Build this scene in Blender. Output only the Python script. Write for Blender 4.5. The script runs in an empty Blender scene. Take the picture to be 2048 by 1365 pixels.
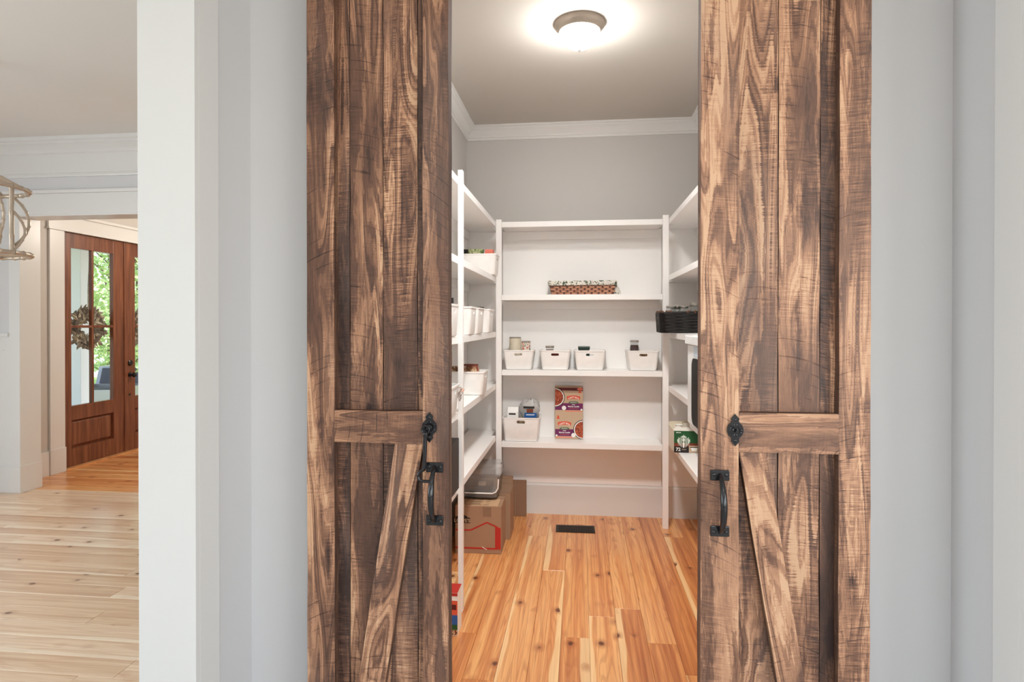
import bpy, bmesh, math, random
from mathutils import Vector, Matrix, Euler
random.seed(7)
PI = math.pi
SC = bpy.context.scene
COL = SC.collection

# ------------------------------------------------------------------ camera
H = 1.49
PSI = math.radians(6.47)
PIT = math.radians(0.3)
F = 1200.0
cd = bpy.data.cameras.new('camera')
cam = bpy.data.objects.new('camera', cd)
COL.objects.link(cam)
cam.location = (0, 0, H)
cam.rotation_euler = (PI / 2 - PIT, 0, PSI)
cd.sensor_width = 36.0
cd.lens = F / 2048 * 36.0
cd.shift_y = -(682.5 - 651.28) / 2048
cd.clip_start = 0.05
cd.clip_end = 300
SC.camera = cam

# ------------------------------------------------------------------ world, light, exposure
SC.view_settings.view_transform = 'Standard'
SC.view_settings.look = 'None'
SC.view_settings.exposure = 0.0
SC.view_settings.gamma = 1.0
SC.view_settings.use_curve_mapping = False
try:
    SC.cycles.use_denoising = True
    SC.cycles.max_bounces = 10
    SC.cycles.diffuse_bounces = 5
    SC.cycles.transparent_max_bounces = 12
    SC.cycles.caustics_reflective = False
    SC.cycles.caustics_refractive = False
    SC.cycles.sample_clamp_indirect = 6.0
except Exception:
    pass
w = bpy.data.worlds.new('sky')
SC.world = w
w.use_nodes = True
nt = w.node_tree
nt.nodes.clear()
wo = nt.nodes.new('ShaderNodeOutputWorld')
bg = nt.nodes.new('ShaderNodeBackground')
sk = nt.nodes.new('ShaderNodeTexSky')
sk.sky_type = 'NISHITA'
sk.sun_disc = False
sk.sun_elevation = math.radians(52)
sk.sun_rotation = math.radians(60)
bg.inputs[1].default_value = 1.0
hz = nt.nodes.new('ShaderNodeMix')   # thin bright haze evens out the blue of the sky
hz.data_type = 'RGBA'
hz.inputs[0].default_value = .55
hz.inputs[7].default_value = (.98, 1.0, 1.02, 1)
nt.links.new(sk.outputs[0], hz.inputs[6])
nt.links.new(hz.outputs[2], bg.inputs[0])
nt.links.new(bg.outputs[0], wo.inputs[0])


def light(name, kind, loc, energy, color, size=None, size_y=None, aim=None, radius=None):
    d = bpy.data.lights.new(name, kind)
    d.energy = energy
    d.color = color
    if kind == 'AREA':
        d.shape = 'RECTANGLE'
        d.size = size
        d.size_y = size_y or size
    if radius is not None:
        d.shadow_soft_size = radius
    o = bpy.data.objects.new(name, d)
    COL.objects.link(o)
    o.location = loc
    if aim is not None:
        o.rotation_euler = (Vector(aim) - Vector(loc)).to_track_quat('-Z', 'Y').to_euler()
    return o


sun = light('sun', 'SUN', (0, 0, 20), 9.0, (1.0, .96, .9), aim=(-5, -2, 11.5))
sun.data.angle = math.radians(1.0)
# daylight through the kitchen windows behind the camera and the window of the room beside it
light('daylight_kitchen', 'AREA', (0.9, -3.75, 1.65), 40, (1.0, .99, .975), 3.0, 1.9, aim=(0.9, 2, 1.5))
light('daylight_side', 'AREA', (-6.5, 0.4, 1.6), 190, (.86, .93, 1.0), 3.2, 2.0, aim=(0, 0.9, 0.6))
# added alcove fill, recessed kitchen cans, added pantry fill, foyer lamp
light('alcove_fill', 'AREA', (3.45, -1.0, 1.65), 88, (1.0, .985, .965), 2.4, 1.9, aim=(0, 0.6, 1.4))  # unseen window light, added to brighten the alcove returns
light('kitchen_can', 'AREA', (0.35, -0.3, 2.985), 6, (1.0, .96, .91), 0.5, 0.5, aim=(0.35, -0.3, 0))
light('kitchen_can_far', 'AREA', (-1.0, -1.8, 2.985), 7, (1.0, .96, .91), 0.5, 0.5, aim=(-1.0, -1.8, 0))
light('pantry_fill', 'AREA', (0.0, 2.32, 2.99), 21, (1.0, .985, .96), 0.22, 0.22, aim=(0.0, 3.7, 0.0)).data.spread = 1.75  # unseen lamp above the doors, added to lift the lower shelves and floor
light('foyer_lamp', 'POINT', (-3.4, 6.6, 2.6), 75, (1.0, .91, .80), radius=0.12)
# the bulb inside the pantry ceiling light is its glowing glass bowl, built further down


# ------------------------------------------------------------------ colour and material helpers
def L(r, g, b):
    f = lambda c: ((c / 255) / 12.92 if c / 255 <= .04045 else ((c / 255 + .055) / 1.055) ** 2.4)
    return (f(r), f(g), f(b), 1.0)


class NT:
    def __init__(self, name):
        self.m = bpy.data.materials.new(name)
        self.m.use_nodes = True
        self.t = self.m.node_tree
        self.b = self.t.nodes['Principled BSDF']
        self.out = self.t.nodes['Material Output']

    def n(self, kind, **kw):
        x = self.t.nodes.new(kind)
        for k, v in kw.items():
            setattr(x, k, v)
        return x

    def put(self, sock, v):
        if isinstance(v, bpy.types.NodeSocket):
            self.t.links.new(v, sock)
        elif v is not None:
            sock.default_value = v

    def coords(self):
        return self.n('ShaderNodeTexCoord').outputs['Object']

    def info(self):
        i = self.n('ShaderNodeObjectInfo')
        s = self.n('ShaderNodeSeparateColor')
        self.t.links.new(i.outputs['Color'], s.inputs[0])
        return s.outputs[0], s.outputs[1], s.outputs[2]

    def vm(self, op, a, b=None):
        x = self.n('ShaderNodeVectorMath', operation=op)
        self.put(x.inputs[0], a)
        if b is not None:
            self.put(x.inputs[1], b)
        return x.outputs[0]

    def ma(self, op, a, b=None, c=None, clamp=False):
        x = self.n('ShaderNodeMath', operation=op, use_clamp=clamp)
        self.put(x.inputs[0], a)
        if b is not None:
            self.put(x.inputs[1], b)
        if c is not None:
            self.put(x.inputs[2], c)
        return x.outputs[0]

    def noise(self, v, scale=1.0, detail=2.0, rough=.5, dist=0.0):
        x = self.n('ShaderNodeTexNoise')
        self.put(x.inputs['Vector'], v)
        x.inputs['Scale'].default_value = scale
        x.inputs['Detail'].default_value = detail
        x.inputs['Roughness'].default_value = rough
        x.inputs['Distortion'].default_value = dist
        return x.outputs[0]

    def vor(self, v, scale=1.0, feature='F1', rnd=1.0):
        x = self.n('ShaderNodeTexVoronoi', feature=feature)
        self.put(x.inputs['Vector'], v)
        x.inputs['Scale'].default_value = scale
        x.inputs['Randomness'].default_value = rnd
        return x

    def sep(self, v):
        x = self.n('ShaderNodeSeparateXYZ')
        self.put(x.inputs[0], v)
        return x.outputs

    def comb(self, a, b, c):
        x = self.n('ShaderNodeCombineXYZ')
        for i, v in enumerate((a, b, c)):
            self.put(x.inputs[i], v)
        return x.outputs[0]

    def step(self, v, lo, hi):
        x = self.n('ShaderNodeMapRange', interpolation_type='SMOOTHSTEP')
        self.put(x.inputs[0], v)
        self.put(x.inputs[1], lo)
        self.put(x.inputs[2], hi)
        x.inputs[3].default_value = 0
        x.inputs[4].default_value = 1
        return x.outputs[0]

    def mix(self, f, a, b, mode='MIX'):
        x = self.n('ShaderNodeMix', data_type='RGBA', blend_type=mode)
        self.put(x.inputs[0], f)
        self.put(x.inputs[6], a)
        self.put(x.inputs[7], b)
        return x.outputs[2]

    def ramp(self, f, stops):
        x = self.n('ShaderNodeValToRGB')
        self.put(x.inputs[0], f)
        e = x.color_ramp.elements
        while len(e) < len(stops):
            e.new(.5)
        for i, (p, c) in enumerate(stops):
            e[i].position = p
            e[i].color = c
        return x.outputs[0]

    def bump(self, h, strength=.3, dist=.002):
        x = self.n('ShaderNodeBump')
        x.inputs['Strength'].default_value = strength
        x.inputs['Distance'].default_value = dist
        self.put(x.inputs['Height'], h)
        self.t.links.new(x.outputs[0], self.b.inputs['Normal'])

    def set(self, color=None, rough=None, metal=None, **kw):
        if color is not None:
            self.put(self.b.inputs['Base Color'], color)
        if rough is not None:
            self.put(self.b.inputs['Roughness'], rough)
        if metal is not None:
            self.put(self.b.inputs['Metallic'], metal)
        for k, v in kw.items():
            self.put(self.b.inputs[k.replace('_', ' ')], v)
        return self.m


def paint(name, c, rough=.5, var=.015, bump=.05, scale=60, **kw):
    t = NT(name)
    v = t.coords()
    n = t.noise(v, 2.5, 3)
    f = t.ma('MULTIPLY_ADD', n, var * 2, 1 - var)
    rgb = t.comb(f, f, f)
    col = t.mix(1.0, c, rgb, 'MULTIPLY')
    t.set(col, rough, **kw)
    if bump:
        t.bump(t.noise(v, scale, 2), bump, .001)
    return t.m


def flat(name, c, rough=.5, metal=0.0, **kw):
    """Even colour with a faint mottling, for small things."""
    t = NT(name)
    v = t.coords()
    n = t.noise(v, 25, 3)
    f = t.ma('MULTIPLY_ADD', n, .12, .94)
    t.set(t.mix(1.0, c, t.comb(f, f, f), 'MULTIPLY'), rough, metal, **kw)
    return t.m


M = {}
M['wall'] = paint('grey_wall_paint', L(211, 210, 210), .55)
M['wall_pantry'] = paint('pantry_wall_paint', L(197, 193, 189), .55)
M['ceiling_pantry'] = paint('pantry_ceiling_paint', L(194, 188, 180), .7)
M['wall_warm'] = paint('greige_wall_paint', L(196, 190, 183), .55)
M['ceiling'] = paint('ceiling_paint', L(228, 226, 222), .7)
M['trim'] = paint('white_trim_paint', L(223, 222, 219), .32, var=.008, bump=.015, scale=30)
M['shelf'] = paint('white_shelf_paint', L(244, 241, 238), .3, var=.008, bump=.015, scale=30)
M['bin'] = flat('white_bin_plastic', L(244, 241, 237), .38)
M['black'] = flat('black_iron', (.008, .008, .010, 1), .17, .0, Specular_IOR_Level=.65)
M['nickel'] = flat('brushed_nickel', L(186, 174, 160), .42, .6)
M['card'] = flat('corrugated_cardboard', L(160, 126, 99), .8)
M['card_dark'] = flat('brown_cardboard', L(140, 108, 84), .8)
M['card_light'] = flat('pale_label_card', L(196, 160, 124), .75)
M['red'] = flat('red_print', L(180, 38, 26), .6)
M['ink'] = flat('black_print', L(26, 20, 18), .6)
M['white'] = flat('white_print', L(240, 238, 232), .6)
M['tin'] = flat('tin_can_metal', L(190, 186, 178), .28, .9)
M['label_cream'] = flat('cream_can_label', L(214, 204, 182), .5)
M['jar_dark'] = flat('dark_preserve', L(58, 16, 14), .12)
M['dark'] = flat('dark_plastic', L(18, 16, 16), .5)
M['green'] = flat('green_print', L(22, 84, 40), .5)
M['green_dark'] = flat('dark_green_tin', L(24, 46, 34), .4)
M['brown'] = flat('brown_print', L(120, 54, 30), .6)
M['orange'] = flat('salmon_orange_print', L(222, 92, 62), .55)
M['purple'] = flat('plum_print', L(108, 26, 84), .55)
M['maroon'] = flat('maroon_print', L(92, 18, 20), .55)
M['tan'] = flat('kraft_tan_print', L(196, 170, 142), .6)
M['olive'] = flat('olive_green_print', L(82, 104, 70), .6)
M['blue'] = flat('blue_print', L(38, 92, 160), .5)
M['salmon'] = flat('salmon_card', L(232, 126, 104), .6)
M['produce'] = None

t = NT('lentil_curry_print')
v = t.coords()
t.set(t.ramp(t.noise(v, 90, 4), [(.3, L(70, 24, 14)), (.5, L(160, 66, 36)), (.7, L(196, 104, 62))]), .6)
M['curry'] = t.m

t = NT('packet_foil_print')
v = t.coords()
t.set(t.ramp(t.noise(v, 26, 4, dist=1.5), [(.3, L(60, 30, 18)), (.48, L(136, 92, 58)), (.55, L(214, 196, 160)), (.62, L(150, 50, 34)), (.7, L(56, 70, 30))]), .35)
M['produce'] = t.m

t = NT('picture_print')
v = t.coords()
t.set(t.ramp(t.noise(v, 34, 3, dist=1.0), [(.3, L(46, 60, 32)), (.45, L(92, 128, 58)), (.55, L(214, 206, 170)), (.65, L(110, 140, 70)), (.75, L(200, 70, 50))]), .5)
M['picture'] = t.m

t = NT('can_wrapper_print')
v = t.coords()
t.set(t.ramp(t.noise(v, 60, 3, dist=1.0), [(.36, L(70, 60, 50)), (.45, L(226, 214, 196)), (.56, L(232, 224, 210)), (.62, L(206, 60, 52)), (.75, L(190, 60, 50))]), .45)
M['wrapper'] = t.m

t = NT('floral_liner_cloth')
v = t.coords()
n = t.noise(v, 42, 3, dist=1.2)
t.set(t.ramp(n, [(.38, L(70, 82, 66)), (.45, L(150, 150, 136)), (.5, L(218, 212, 200)), (.62, L(222, 216, 206)), (.72, L(160, 132, 134))]), .85)
t.bump(t.noise(v, 300, 2), .3, .001)
M['floral'] = t.m

t = NT('clear_tub_plastic')
g = t.n('ShaderNodeBsdfGlossy')
g.inputs['Roughness'].default_value = .12
tr = t.n('ShaderNodeBsdfTransparent')
tr.inputs[0].default_value = (.94, .94, .93, 1)
df = t.n('ShaderNodeBsdfDiffuse')
df.inputs[0].default_value = (.88, .88, .87, 1)
mx0 = t.n('ShaderNodeMixShader')
mx0.inputs[0].default_value = .17
mx = t.n('ShaderNodeMixShader')
fr = t.n('ShaderNodeFresnel')
t.t.links.new(fr.outputs[0], mx.inputs[0])
t.t.links.new(tr.outputs[0], mx0.inputs[1])
t.t.links.new(df.outputs[0], mx0.inputs[2])
t.t.links.new(mx0.outputs[0], mx.inputs[1])
t.t.links.new(g.outputs[0], mx.inputs[2])
t.t.links.new(mx.outputs[0], t.out.inputs[0])
M['clear'] = t.m


def pane_mat(name, tint, fac):
    t = NT(name)
    g = t.n('ShaderNodeBsdfGlossy')
    g.inputs['Roughness'].default_value = .02
    tr = t.n('ShaderNodeBsdfTransparent')
    tr.inputs[0].default_value = tint
    mx = t.n('ShaderNodeMixShader')
    mx.inputs[0].default_value = fac
    t.t.links.new(tr.outputs[0], mx.inputs[1])
    t.t.links.new(g.outputs[0], mx.inputs[2])
    t.t.links.new(mx.outputs[0], t.out.inputs[0])
    return t.m


M['pane'] = pane_mat('window_glass', (.97, .98, .97, 1), .05)
M['jar_glass'] = pane_mat('jar_glass', (.9, .93, .93, 1), .12)
M['bag'] = M['clear'].copy()
M['bag'].name = 'clear_bag_film'
for n_ in M['bag'].node_tree.nodes:
    if n_.type == 'MIX_SHADER' and not n_.inputs[0].is_linked:
        n_.inputs[0].default_value = .42

# opal lamp bowl: gives off the light of the pantry
t = NT('glowing_opal_glass')
t.set((1, .97, .92, 1), .3)
t.b.inputs['Emission Color'].default_value = (1.0, .982, .955, 1)
t.b.inputs['Emission Strength'].default_value = 132.0
M['opal'] = t.m


def floor_wood(name, pale):
    """Heart-pine board: long axis is local Y. Object colour: R tone, G sapwood offset, B seed."""
    t = NT(name)
    v0 = t.coords()
    R, G, B = t.info()
    off = t.ma('MULTIPLY', B, 61.0)
    v = t.vm('ADD', v0, t.comb(off, t.ma('MULTIPLY', B, 37.0), off))
    x, y, z = t.sep(v0)
    P = t.vm('MULTIPLY', v, (11.0, .55, 1.0))
    n1 = t.noise(P, 1.0, 2, .4, .1)
    rings = t.ma('SINE', t.ma('MULTIPLY', n1, 95.0))
    rings = t.step(rings, .1, 1.0)
    fine = t.noise(t.vm('MULTIPLY', v, (220.0, 5.0, 1.0)), 1.0, 2)
    broad = t.noise(t.vm('MULTIPLY', v, (30.0, .55, 1.0)), 1.0, 4, .6, .2)
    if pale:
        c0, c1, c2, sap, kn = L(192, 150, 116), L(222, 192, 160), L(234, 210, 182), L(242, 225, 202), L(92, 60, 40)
    else:
        c0, c1, c2, sap, kn = L(158, 82, 40), L(216, 145, 86), L(236, 178, 116), L(246, 212, 158), L(92, 46, 22)
    tone = t.ma('ADD', t.ma('MULTIPLY', R, .55), t.ma('MULTIPLY', broad, 1.5))
    tone = t.ma('SUBTRACT', tone, .50)
    col = t.ramp(tone, [(.12, c0), (.5, c1), (.85, c2)])
    col = t.mix(t.ma('MULTIPLY', rings, .30), col, c0)
    col = t.mix(t.step(fine, .5, .8), col, t.mix(.5, col, c0))
    # sapwood along one edge, wavering
    wav = t.noise(t.vm('MULTIPLY', v, (2.0, 1.1, 1.0)), 1.0, 2)
    s = t.ma('ADD', x, t.ma('MULTIPLY', t.ma('SUBTRACT', wav, .5), .12))
    s = t.ma('SUBTRACT', s, t.ma('MULTIPLY_ADD', G, .13, -.005))
    col = t.mix(t.ma('MULTIPLY', t.step(s, -.004, .004), .72), col, t.mix(t.ma('MULTIPLY', rings, .22), sap, c2))
    # knots
    K = t.vm('MULTIPLY', v, (13.0, 9.0, .001))
    vo = t.vor(K, 1.0)
    wob = t.ma('MULTIPLY_ADD', t.noise(t.vm('MULTIPLY', v, (60, 30, 1)), 1.0, 2), .10, -.05)
    d = t.ma('ADD', vo.outputs['Distance'], wob)
    sc = t.n('ShaderNodeSeparateColor')
    t.t.links.new(vo.outputs['Color'], sc.inputs[0])
    gate = t.ma('GREATER_THAN', sc.outputs[0], .84)
    halo = t.ma('MULTIPLY', t.ma('SUBTRACT', 1.0, t.step(d, .12, .56)), gate)
    core = t.ma('MULTIPLY', t.ma('SUBTRACT', 1.0, t.step(d, .12, .23)), gate)
    col = t.mix(t.ma('MULTIPLY', halo, .6), col, c0)
    col = t.mix(t.ma('MULTIPLY', core, .92), col, kn)
    t.set(col, .30, Coat_Weight=.35, Coat_Roughness=.22)
    t.bump(fine, .04, .0006)
    return t.m


M['pine'] = floor_wood('pantry_heart_pine', False)
M['pine_glare'] = floor_wood('glare_pale_heart_pine', True)  # window glare on the side room floor painted in as paler wood


def barn_wood():
    """Rough-sawn stained board: long axis is local Z. Object colour: R lightness, G strength of saw marks, B seed."""
    t = NT('stained_rough_sawn_pine')
    v0 = t.coords()
    R, G, B = t.info()
    v = t.vm('ADD', v0, t.comb(t.ma('MULTIPLY', B, 53.0), t.ma('MULTIPLY', B, 19.0), t.ma('MULTIPLY', B, 71.0)))
    x, y, z = t.sep(v)
    # cathedral figure: contour lines of a long smooth field, crisp at one edge
    n1 = t.noise(t.vm('MULTIPLY', v, (9.0, 9.0, .85)), 1.0, 2, .45, .3)
    fine = t.noise(t.comb(t.ma('MULTIPLY', x, 14.0), 0.0, t.ma('MULTIPLY', t.ma('ADD', z, t.ma('MULTIPLY', t.sep(v0)[0], t.ma('MULTIPLY_ADD', B, .30, -.12))), 230.0)), 1.0, 2, .6)
    n1 = t.ma('ADD', n1, t.ma('MULTIPLY', t.ma('SUBTRACT', fine, .5), t.ma('MULTIPLY_ADD', G, .030, .002)))
    ph = t.ma('MULTIPLY', n1, 9.0)
    fr_ = t.ma('FRACT', ph)
    rings = t.ma('MULTIPLY', t.step(fr_, .0, .08), t.ma('SUBTRACT', 1.0, t.step(fr_, .30, .80)))
    rmask = t.step(t.noise(t.vm('MULTIPLY', v, (6, 6, 1.3)), 1.0, 2), .36, .60)
    thin = t.ma('FRACT', t.ma('MULTIPLY', n1, 30.0))
    thin = t.step(t.ma('ABSOLUTE', t.ma('SUBTRACT', thin, .5)), .14, .30)
    pat = t.noise(t.vm('MULTIPLY', v, (40, 40, 6.0)), 1.0, 6, .68, .4)
    streak = t.noise(t.vm('MULTIPLY', v, (520, 520, 26.0)), 1.0, 3, .6)
    blot = t.noise(t.vm('MULTIPLY', v, (6, 6, 3.0)), 1.0, 5, .65)
    rag = t.noise(t.vm('MULTIPLY', v, (130, 130, 20.0)), 1.0, 4, .65)
    tanp = t.noise(t.vm('MULTIPLY', v, (17, 17, 1.5)), 1.0, 3, .5, .2)
    tanp = t.ma('ADD', tanp, t.ma('MULTIPLY', t.ma('SUBTRACT', rag, .5), .26))
    tanp = t.step(tanp, .54, .56)
    darkp = t.noise(t.vm('MULTIPLY', t.vm('ADD', v, (7.3, 2.1, 4.4)), (16, 16, 3.6)), 1.0, 4, .6, .3)
    darkp = t.ma('ADD', darkp, t.ma('MULTIPLY', t.ma('SUBTRACT', rag, .5), .20))
    darkp = t.step(darkp, .57, .64)
    # saw marks: fine ridges across the board that break up the rings, and thin slanted kerf lines
    tilt = t.ma('ADD', z, t.ma('MULTIPLY', x, t.ma('MULTIPLY_ADD', B, .30, -.12)))
    mask = t.step(t.noise(t.vm('MULTIPLY', v, (8, 8, 2.6)), 1.0, 2), .40, .60)
    xl = t.sep(v0)[0]
    arc = t.ma('ADD', z, t.ma('MULTIPLY', xl, t.ma('MULTIPLY_ADD', B, 1.5, -.6)))
    arc = t.ma('ADD', arc, t.ma('MULTIPLY', t.ma('MULTIPLY', xl, xl), 2.0))
    kerf = t.ma('FRACT', t.ma('MULTIPLY', t.ma('ADD', arc, t.ma('MULTIPLY', t.noise(t.comb(0.0, 5.0, t.ma('MULTIPLY', arc, 9.0)), 1.0, 2), .09)), 24.0))
    kgate = t.step(t.noise(t.comb(t.ma('MULTIPLY', x, 9.0), 3.0, t.ma('MULTIPLY', z, 5.0)), 1.0, 3, .6), .49, .60)
    kline = t.ma('MULTIPLY', t.ma('SUBTRACT', 1.0, t.step(t.ma('ABSOLUTE', t.ma('SUBTRACT', kerf, .5)), .012, .05)), kgate)
    s = t.ma('MULTIPLY', t.ma('MULTIPLY', rings, rmask), .30)
    s = t.ma('ADD', s, t.ma('MULTIPLY', t.ma('MULTIPLY', thin, rmask), .19))
    s = t.ma('ADD', s, t.ma('MULTIPLY', pat, .40))
    s = t.ma('ADD', s, t.ma('MULTIPLY', blot, .40))
    s = t.ma('ADD', s, t.ma('MULTIPLY', tanp, .19))
    s = t.ma('SUBTRACT', s, t.ma('MULTIPLY', darkp, .15))
    s = t.ma('ADD', s, t.ma('MULTIPLY', streak, .40))
    fs = t.ma('MULTIPLY', t.ma('MULTIPLY', t.ma('SUBTRACT', fine, .5), mask), t.ma('MULTIPLY', G, 1.1))
    fs = t.ma('MULTIPLY', fs, t.ma('MULTIPLY_ADD', streak, 1.6, .2))
    s = t.ma('ADD', s, fs)
    s = t.ma('SUBTRACT', s, t.ma('MULTIPLY', t.ma('MULTIPLY', kline, t.ma('SUBTRACT', 1.35, G)), .27))
    s = t.ma('ADD', s, t.ma('MULTIPLY_ADD', R, .72, -.61))
    # knots
    vo = t.vor(t.vm('MULTIPLY', v, (9.0, .001, 3.6)), 1.0)
    wob = t.ma('MULTIPLY_ADD', t.noise(t.vm('MULTIPLY', v, (40, 40, 30)), 1.0, 2), .16, -.08)
    d = t.ma('ADD', vo.outputs['Distance'], wob)
    sc = t.n('ShaderNodeSeparateColor')
    t.t.links.new(vo.outputs['Color'], sc.inputs[0])
    gate = t.ma('GREATER_THAN', sc.outputs[0], .76)
    kring = t.ma('MULTIPLY', t.ma('SUBTRACT', 1.0, t.step(d, .08, .34)), gate)
    kcore = t.ma('MULTIPLY', t.ma('SUBTRACT', 1.0, t.step(d, .05, .13)), gate)
    s = t.ma('SUBTRACT', s, t.ma('MULTIPLY', kring, .16))
    s = t.ma('SUBTRACT', s, t.ma('MULTIPLY', kcore, .35))
    col = t.ramp(s, [(.05, L(52, 33, 26)), (.27, L(88, 61, 48)), (.45, L(118, 83, 64)), (.60, L(152, 110, 84)), (.78, L(190, 142, 109)), (.97, L(216, 174, 138))])
    # greyed, dry patches
    grey = t.step(t.noise(t.vm('MULTIPLY', v, (6, 6, 1.4)), 1.0, 3), .52, .7)
    col = t.mix(t.ma('MULTIPLY', grey, .36), col, t.mix(.5, col, L(128, 116, 110)))
    # darker colour on the sawn edges
    nx = t.ma('ABSOLUTE', t.sep(t.n('ShaderNodeTexCoord').outputs['Normal'])[0])
    col = t.mix(t.ma('MULTIPLY', t.step(nx, .7, .95), .72), col, L(66, 42, 30))
    t.set(col, t.ma('MULTIPLY_ADD', nx, .35, t.ma('MULTIPLY_ADD', streak, .3, .30)))
    h = t.ma('ADD', t.ma('MULTIPLY', fs, 1.2), t.ma('MULTIPLY', streak, .5))
    h = t.ma('SUBTRACT', h, t.ma('MULTIPLY', kline, .5))
    t.bump(h, .55, .0022)
    return t.m


M['barn'] = barn_wood()


def mahogany():
    t = NT('mahogany_stained_door')
    v = t.coords()
    n1 = t.noise(t.vm('MULTIPLY', v, (30, 30, 2.0)), 1.0, 3, .5, .3)
    n2 = t.noise(t.vm('MULTIPLY', v, (160, 160, 5)), 1.0, 2)
    f = t.ma('ADD', t.ma('MULTIPLY', n1, .7), t.ma('MULTIPLY', n2, .3))
    t.set(t.ramp(f, [(.3, L(88, 47, 30)), (.5, L(118, 68, 44)), (.7, L(146, 92, 62))]), .32)
    return t.m


M['mahog'] = mahogany()

t = NT('leaf_green')
v = t.coords()
t.set(t.ramp(t.noise(v, .9, 3), [(.3, L(128, 160, 88)), (.5, L(184, 208, 136)), (.7, L(224, 234, 180))]), .6)
M['leaf'] = t.m
t = NT('wreath_leaf')
v = t.coords()
t.set(t.ramp(t.noise(v, 14, 3), [(.3, L(104, 96, 82)), (.5, L(160, 148, 128)), (.7, L(214, 198, 172))]), .5)
M['wreath'] = t.m
M['bark'] = flat('tree_bark', L(96, 80, 66), .9)
M['truck'] = flat('truck_paint', L(150, 150, 150), .25, .4)
M['truckdark'] = flat('truck_dark', L(40, 44, 50), .3)
M['taillight'] = flat('tail_light_red', L(214, 60, 40), .2)
M['porch'] = paint('porch_concrete', L(190, 186, 180), .8)
M['lawn'] = None
t = NT('lawn_and_drive')
v = t.coords()
t.set(t.ramp(t.noise(v, .25, 4), [(.42, L(196, 190, 178)), (.55, L(120, 150, 76)), (.7, L(150, 180, 96))]), .9)
M['lawn'] = t.m

t = NT('woven_wood_splint')
v = t.coords()
t.set(t.ramp(t.noise(t.vm('MULTIPLY', v, (20, 20, 160)), 1.0, 2), [(.3, L(146, 94, 70)), (.6, L(190, 136, 106))]), .5)
M['splint'] = t.m
M['splint_dark'] = flat('dark_splint', L(104, 62, 46), .55)
t = NT('black_wicker')
v = t.coords()
t.set(t.ramp(t.noise(v, 80, 2), [(.4, L(8, 6, 6)), (.8, L(30, 18, 14))]), .6)
M['wicker'] = t.m
M['brownrope'] = flat('brown_raffia_trim', L(96, 62, 46), .8)
M['twig'] = flat('silvered_twig_metal', L(200, 184, 166), .4, .6)
M['shade'] = flat('cream_candle_sleeve', L(222, 200, 176), .6)
M['micro'] = flat('white_enamel', L(226, 227, 226), .25)
M['darkglass'] = flat('black_oven_glass', L(10, 9, 10), .45, Specular_IOR_Level=.06)
M['panelblue'] = flat('pale_blue_film', L(186, 206, 226), .25)
M['wire'] = flat('thin_grey_wire', L(150, 132, 124), .4, .5)
M['pinkcap'] = flat('pink_plug', L(206, 152, 132), .5)
M['register'] = flat('dark_bronze_register', L(30, 21, 17), .45, .5)


# ------------------------------------------------------------------ mesh helpers
def bx(bm, lo, hi):
    vs = [bm.verts.new((x, y, z)) for z in (lo[2], hi[2]) for y in (lo[1], hi[1]) for x in (lo[0], hi[0])]
    for f in ((0, 2, 3, 1), (4, 5, 7, 6), (0, 1, 5, 4), (2, 6, 7, 3), (0, 4, 6, 2), (1, 3, 7, 5)):
        bm.faces.new([vs[i] for i in f])
    return vs


def box(lo, hi, bevel=0.0):
    bm = bmesh.new()
    bx(bm, lo, hi)
    if bevel:
        bmesh.ops.bevel(bm, geom=bm.edges[:], offset=bevel, segments=2, affect='EDGES', profile=.6)
    return bm


def tube(bm, pts, r, seg=10, cap=True, flatten=1.0):
    pts = [Vector(p) for p in pts]
    n = len(pts)
    rs = r if isinstance(r, (list, tuple)) else [r] * n
    rings = []
    up = None
    for i, p in enumerate(pts):
        d = (pts[min(i + 1, n - 1)] - pts[max(i - 1, 0)]).normalized()
        if up is None:
            up = Vector((0, 0, 1)) if abs(d.z) < .9 else Vector((1, 0, 0))
        a = d.cross(up)
        if a.length < 1e-5:
            a = d.cross(Vector((0, 1, 0)))
        a.normalize()
        b = a.cross(d).normalized()
        up = b
        rings.append([bm.verts.new(p + (a * math.cos(2 * PI * k / seg) + b * math.sin(2 * PI * k / seg) * flatten) * rs[i]) for k in range(seg)])
    for i in range(n - 1):
        for k in range(seg):
            bm.faces.new((rings[i][k], rings[i][(k + 1) % seg], rings[i + 1][(k + 1) % seg], rings[i + 1][k]))
    if cap:
        bm.faces.new(rings[0][::-1])
        bm.faces.new(rings[-1])


def lathe(bm, prof, seg=28, c=(0, 0, 0)):
    """prof: (radius, z) from bottom to top, closed at the ends by small discs."""
    rings = []
    for r, z in prof:
        rings.append([bm.verts.new((c[0] + r * math.cos(2 * PI * k / seg), c[1] + r * math.sin(2 * PI * k / seg), c[2] + z)) for k in range(seg)])
    for i in range(len(rings) - 1):
        for k in range(seg):
            bm.faces.new((rings[i][k], rings[i][(k + 1) % seg], rings[i + 1][(k + 1) % seg], rings[i + 1][k]))
    bm.faces.new(rings[0][::-1])
    bm.faces.new(rings[-1])


def prism(bm, poly, a, b, plane='XZ'):
    """Extrude a 2D polygon from a to b along the axis missing from plane."""
    def P(u, v, w):
        return {'XZ': (u, w, v), 'YZ': (w, u, v), 'XY': (u, v, w)}[plane]
    A = [bm.verts.new(P(u, v, a)) for u, v in poly]
    B = [bm.verts.new(P(u, v, b)) for u, v in poly]
    n = len(poly)
    for i in range(n):
        bm.faces.new((A[i], A[(i + 1) % n], B[(i + 1) % n], B[i]))
    bm.faces.new(A[::-1])
    bm.faces.new(B)
    bmesh.ops.recalc_face_normals(bm, faces=bm.faces[:])


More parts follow.
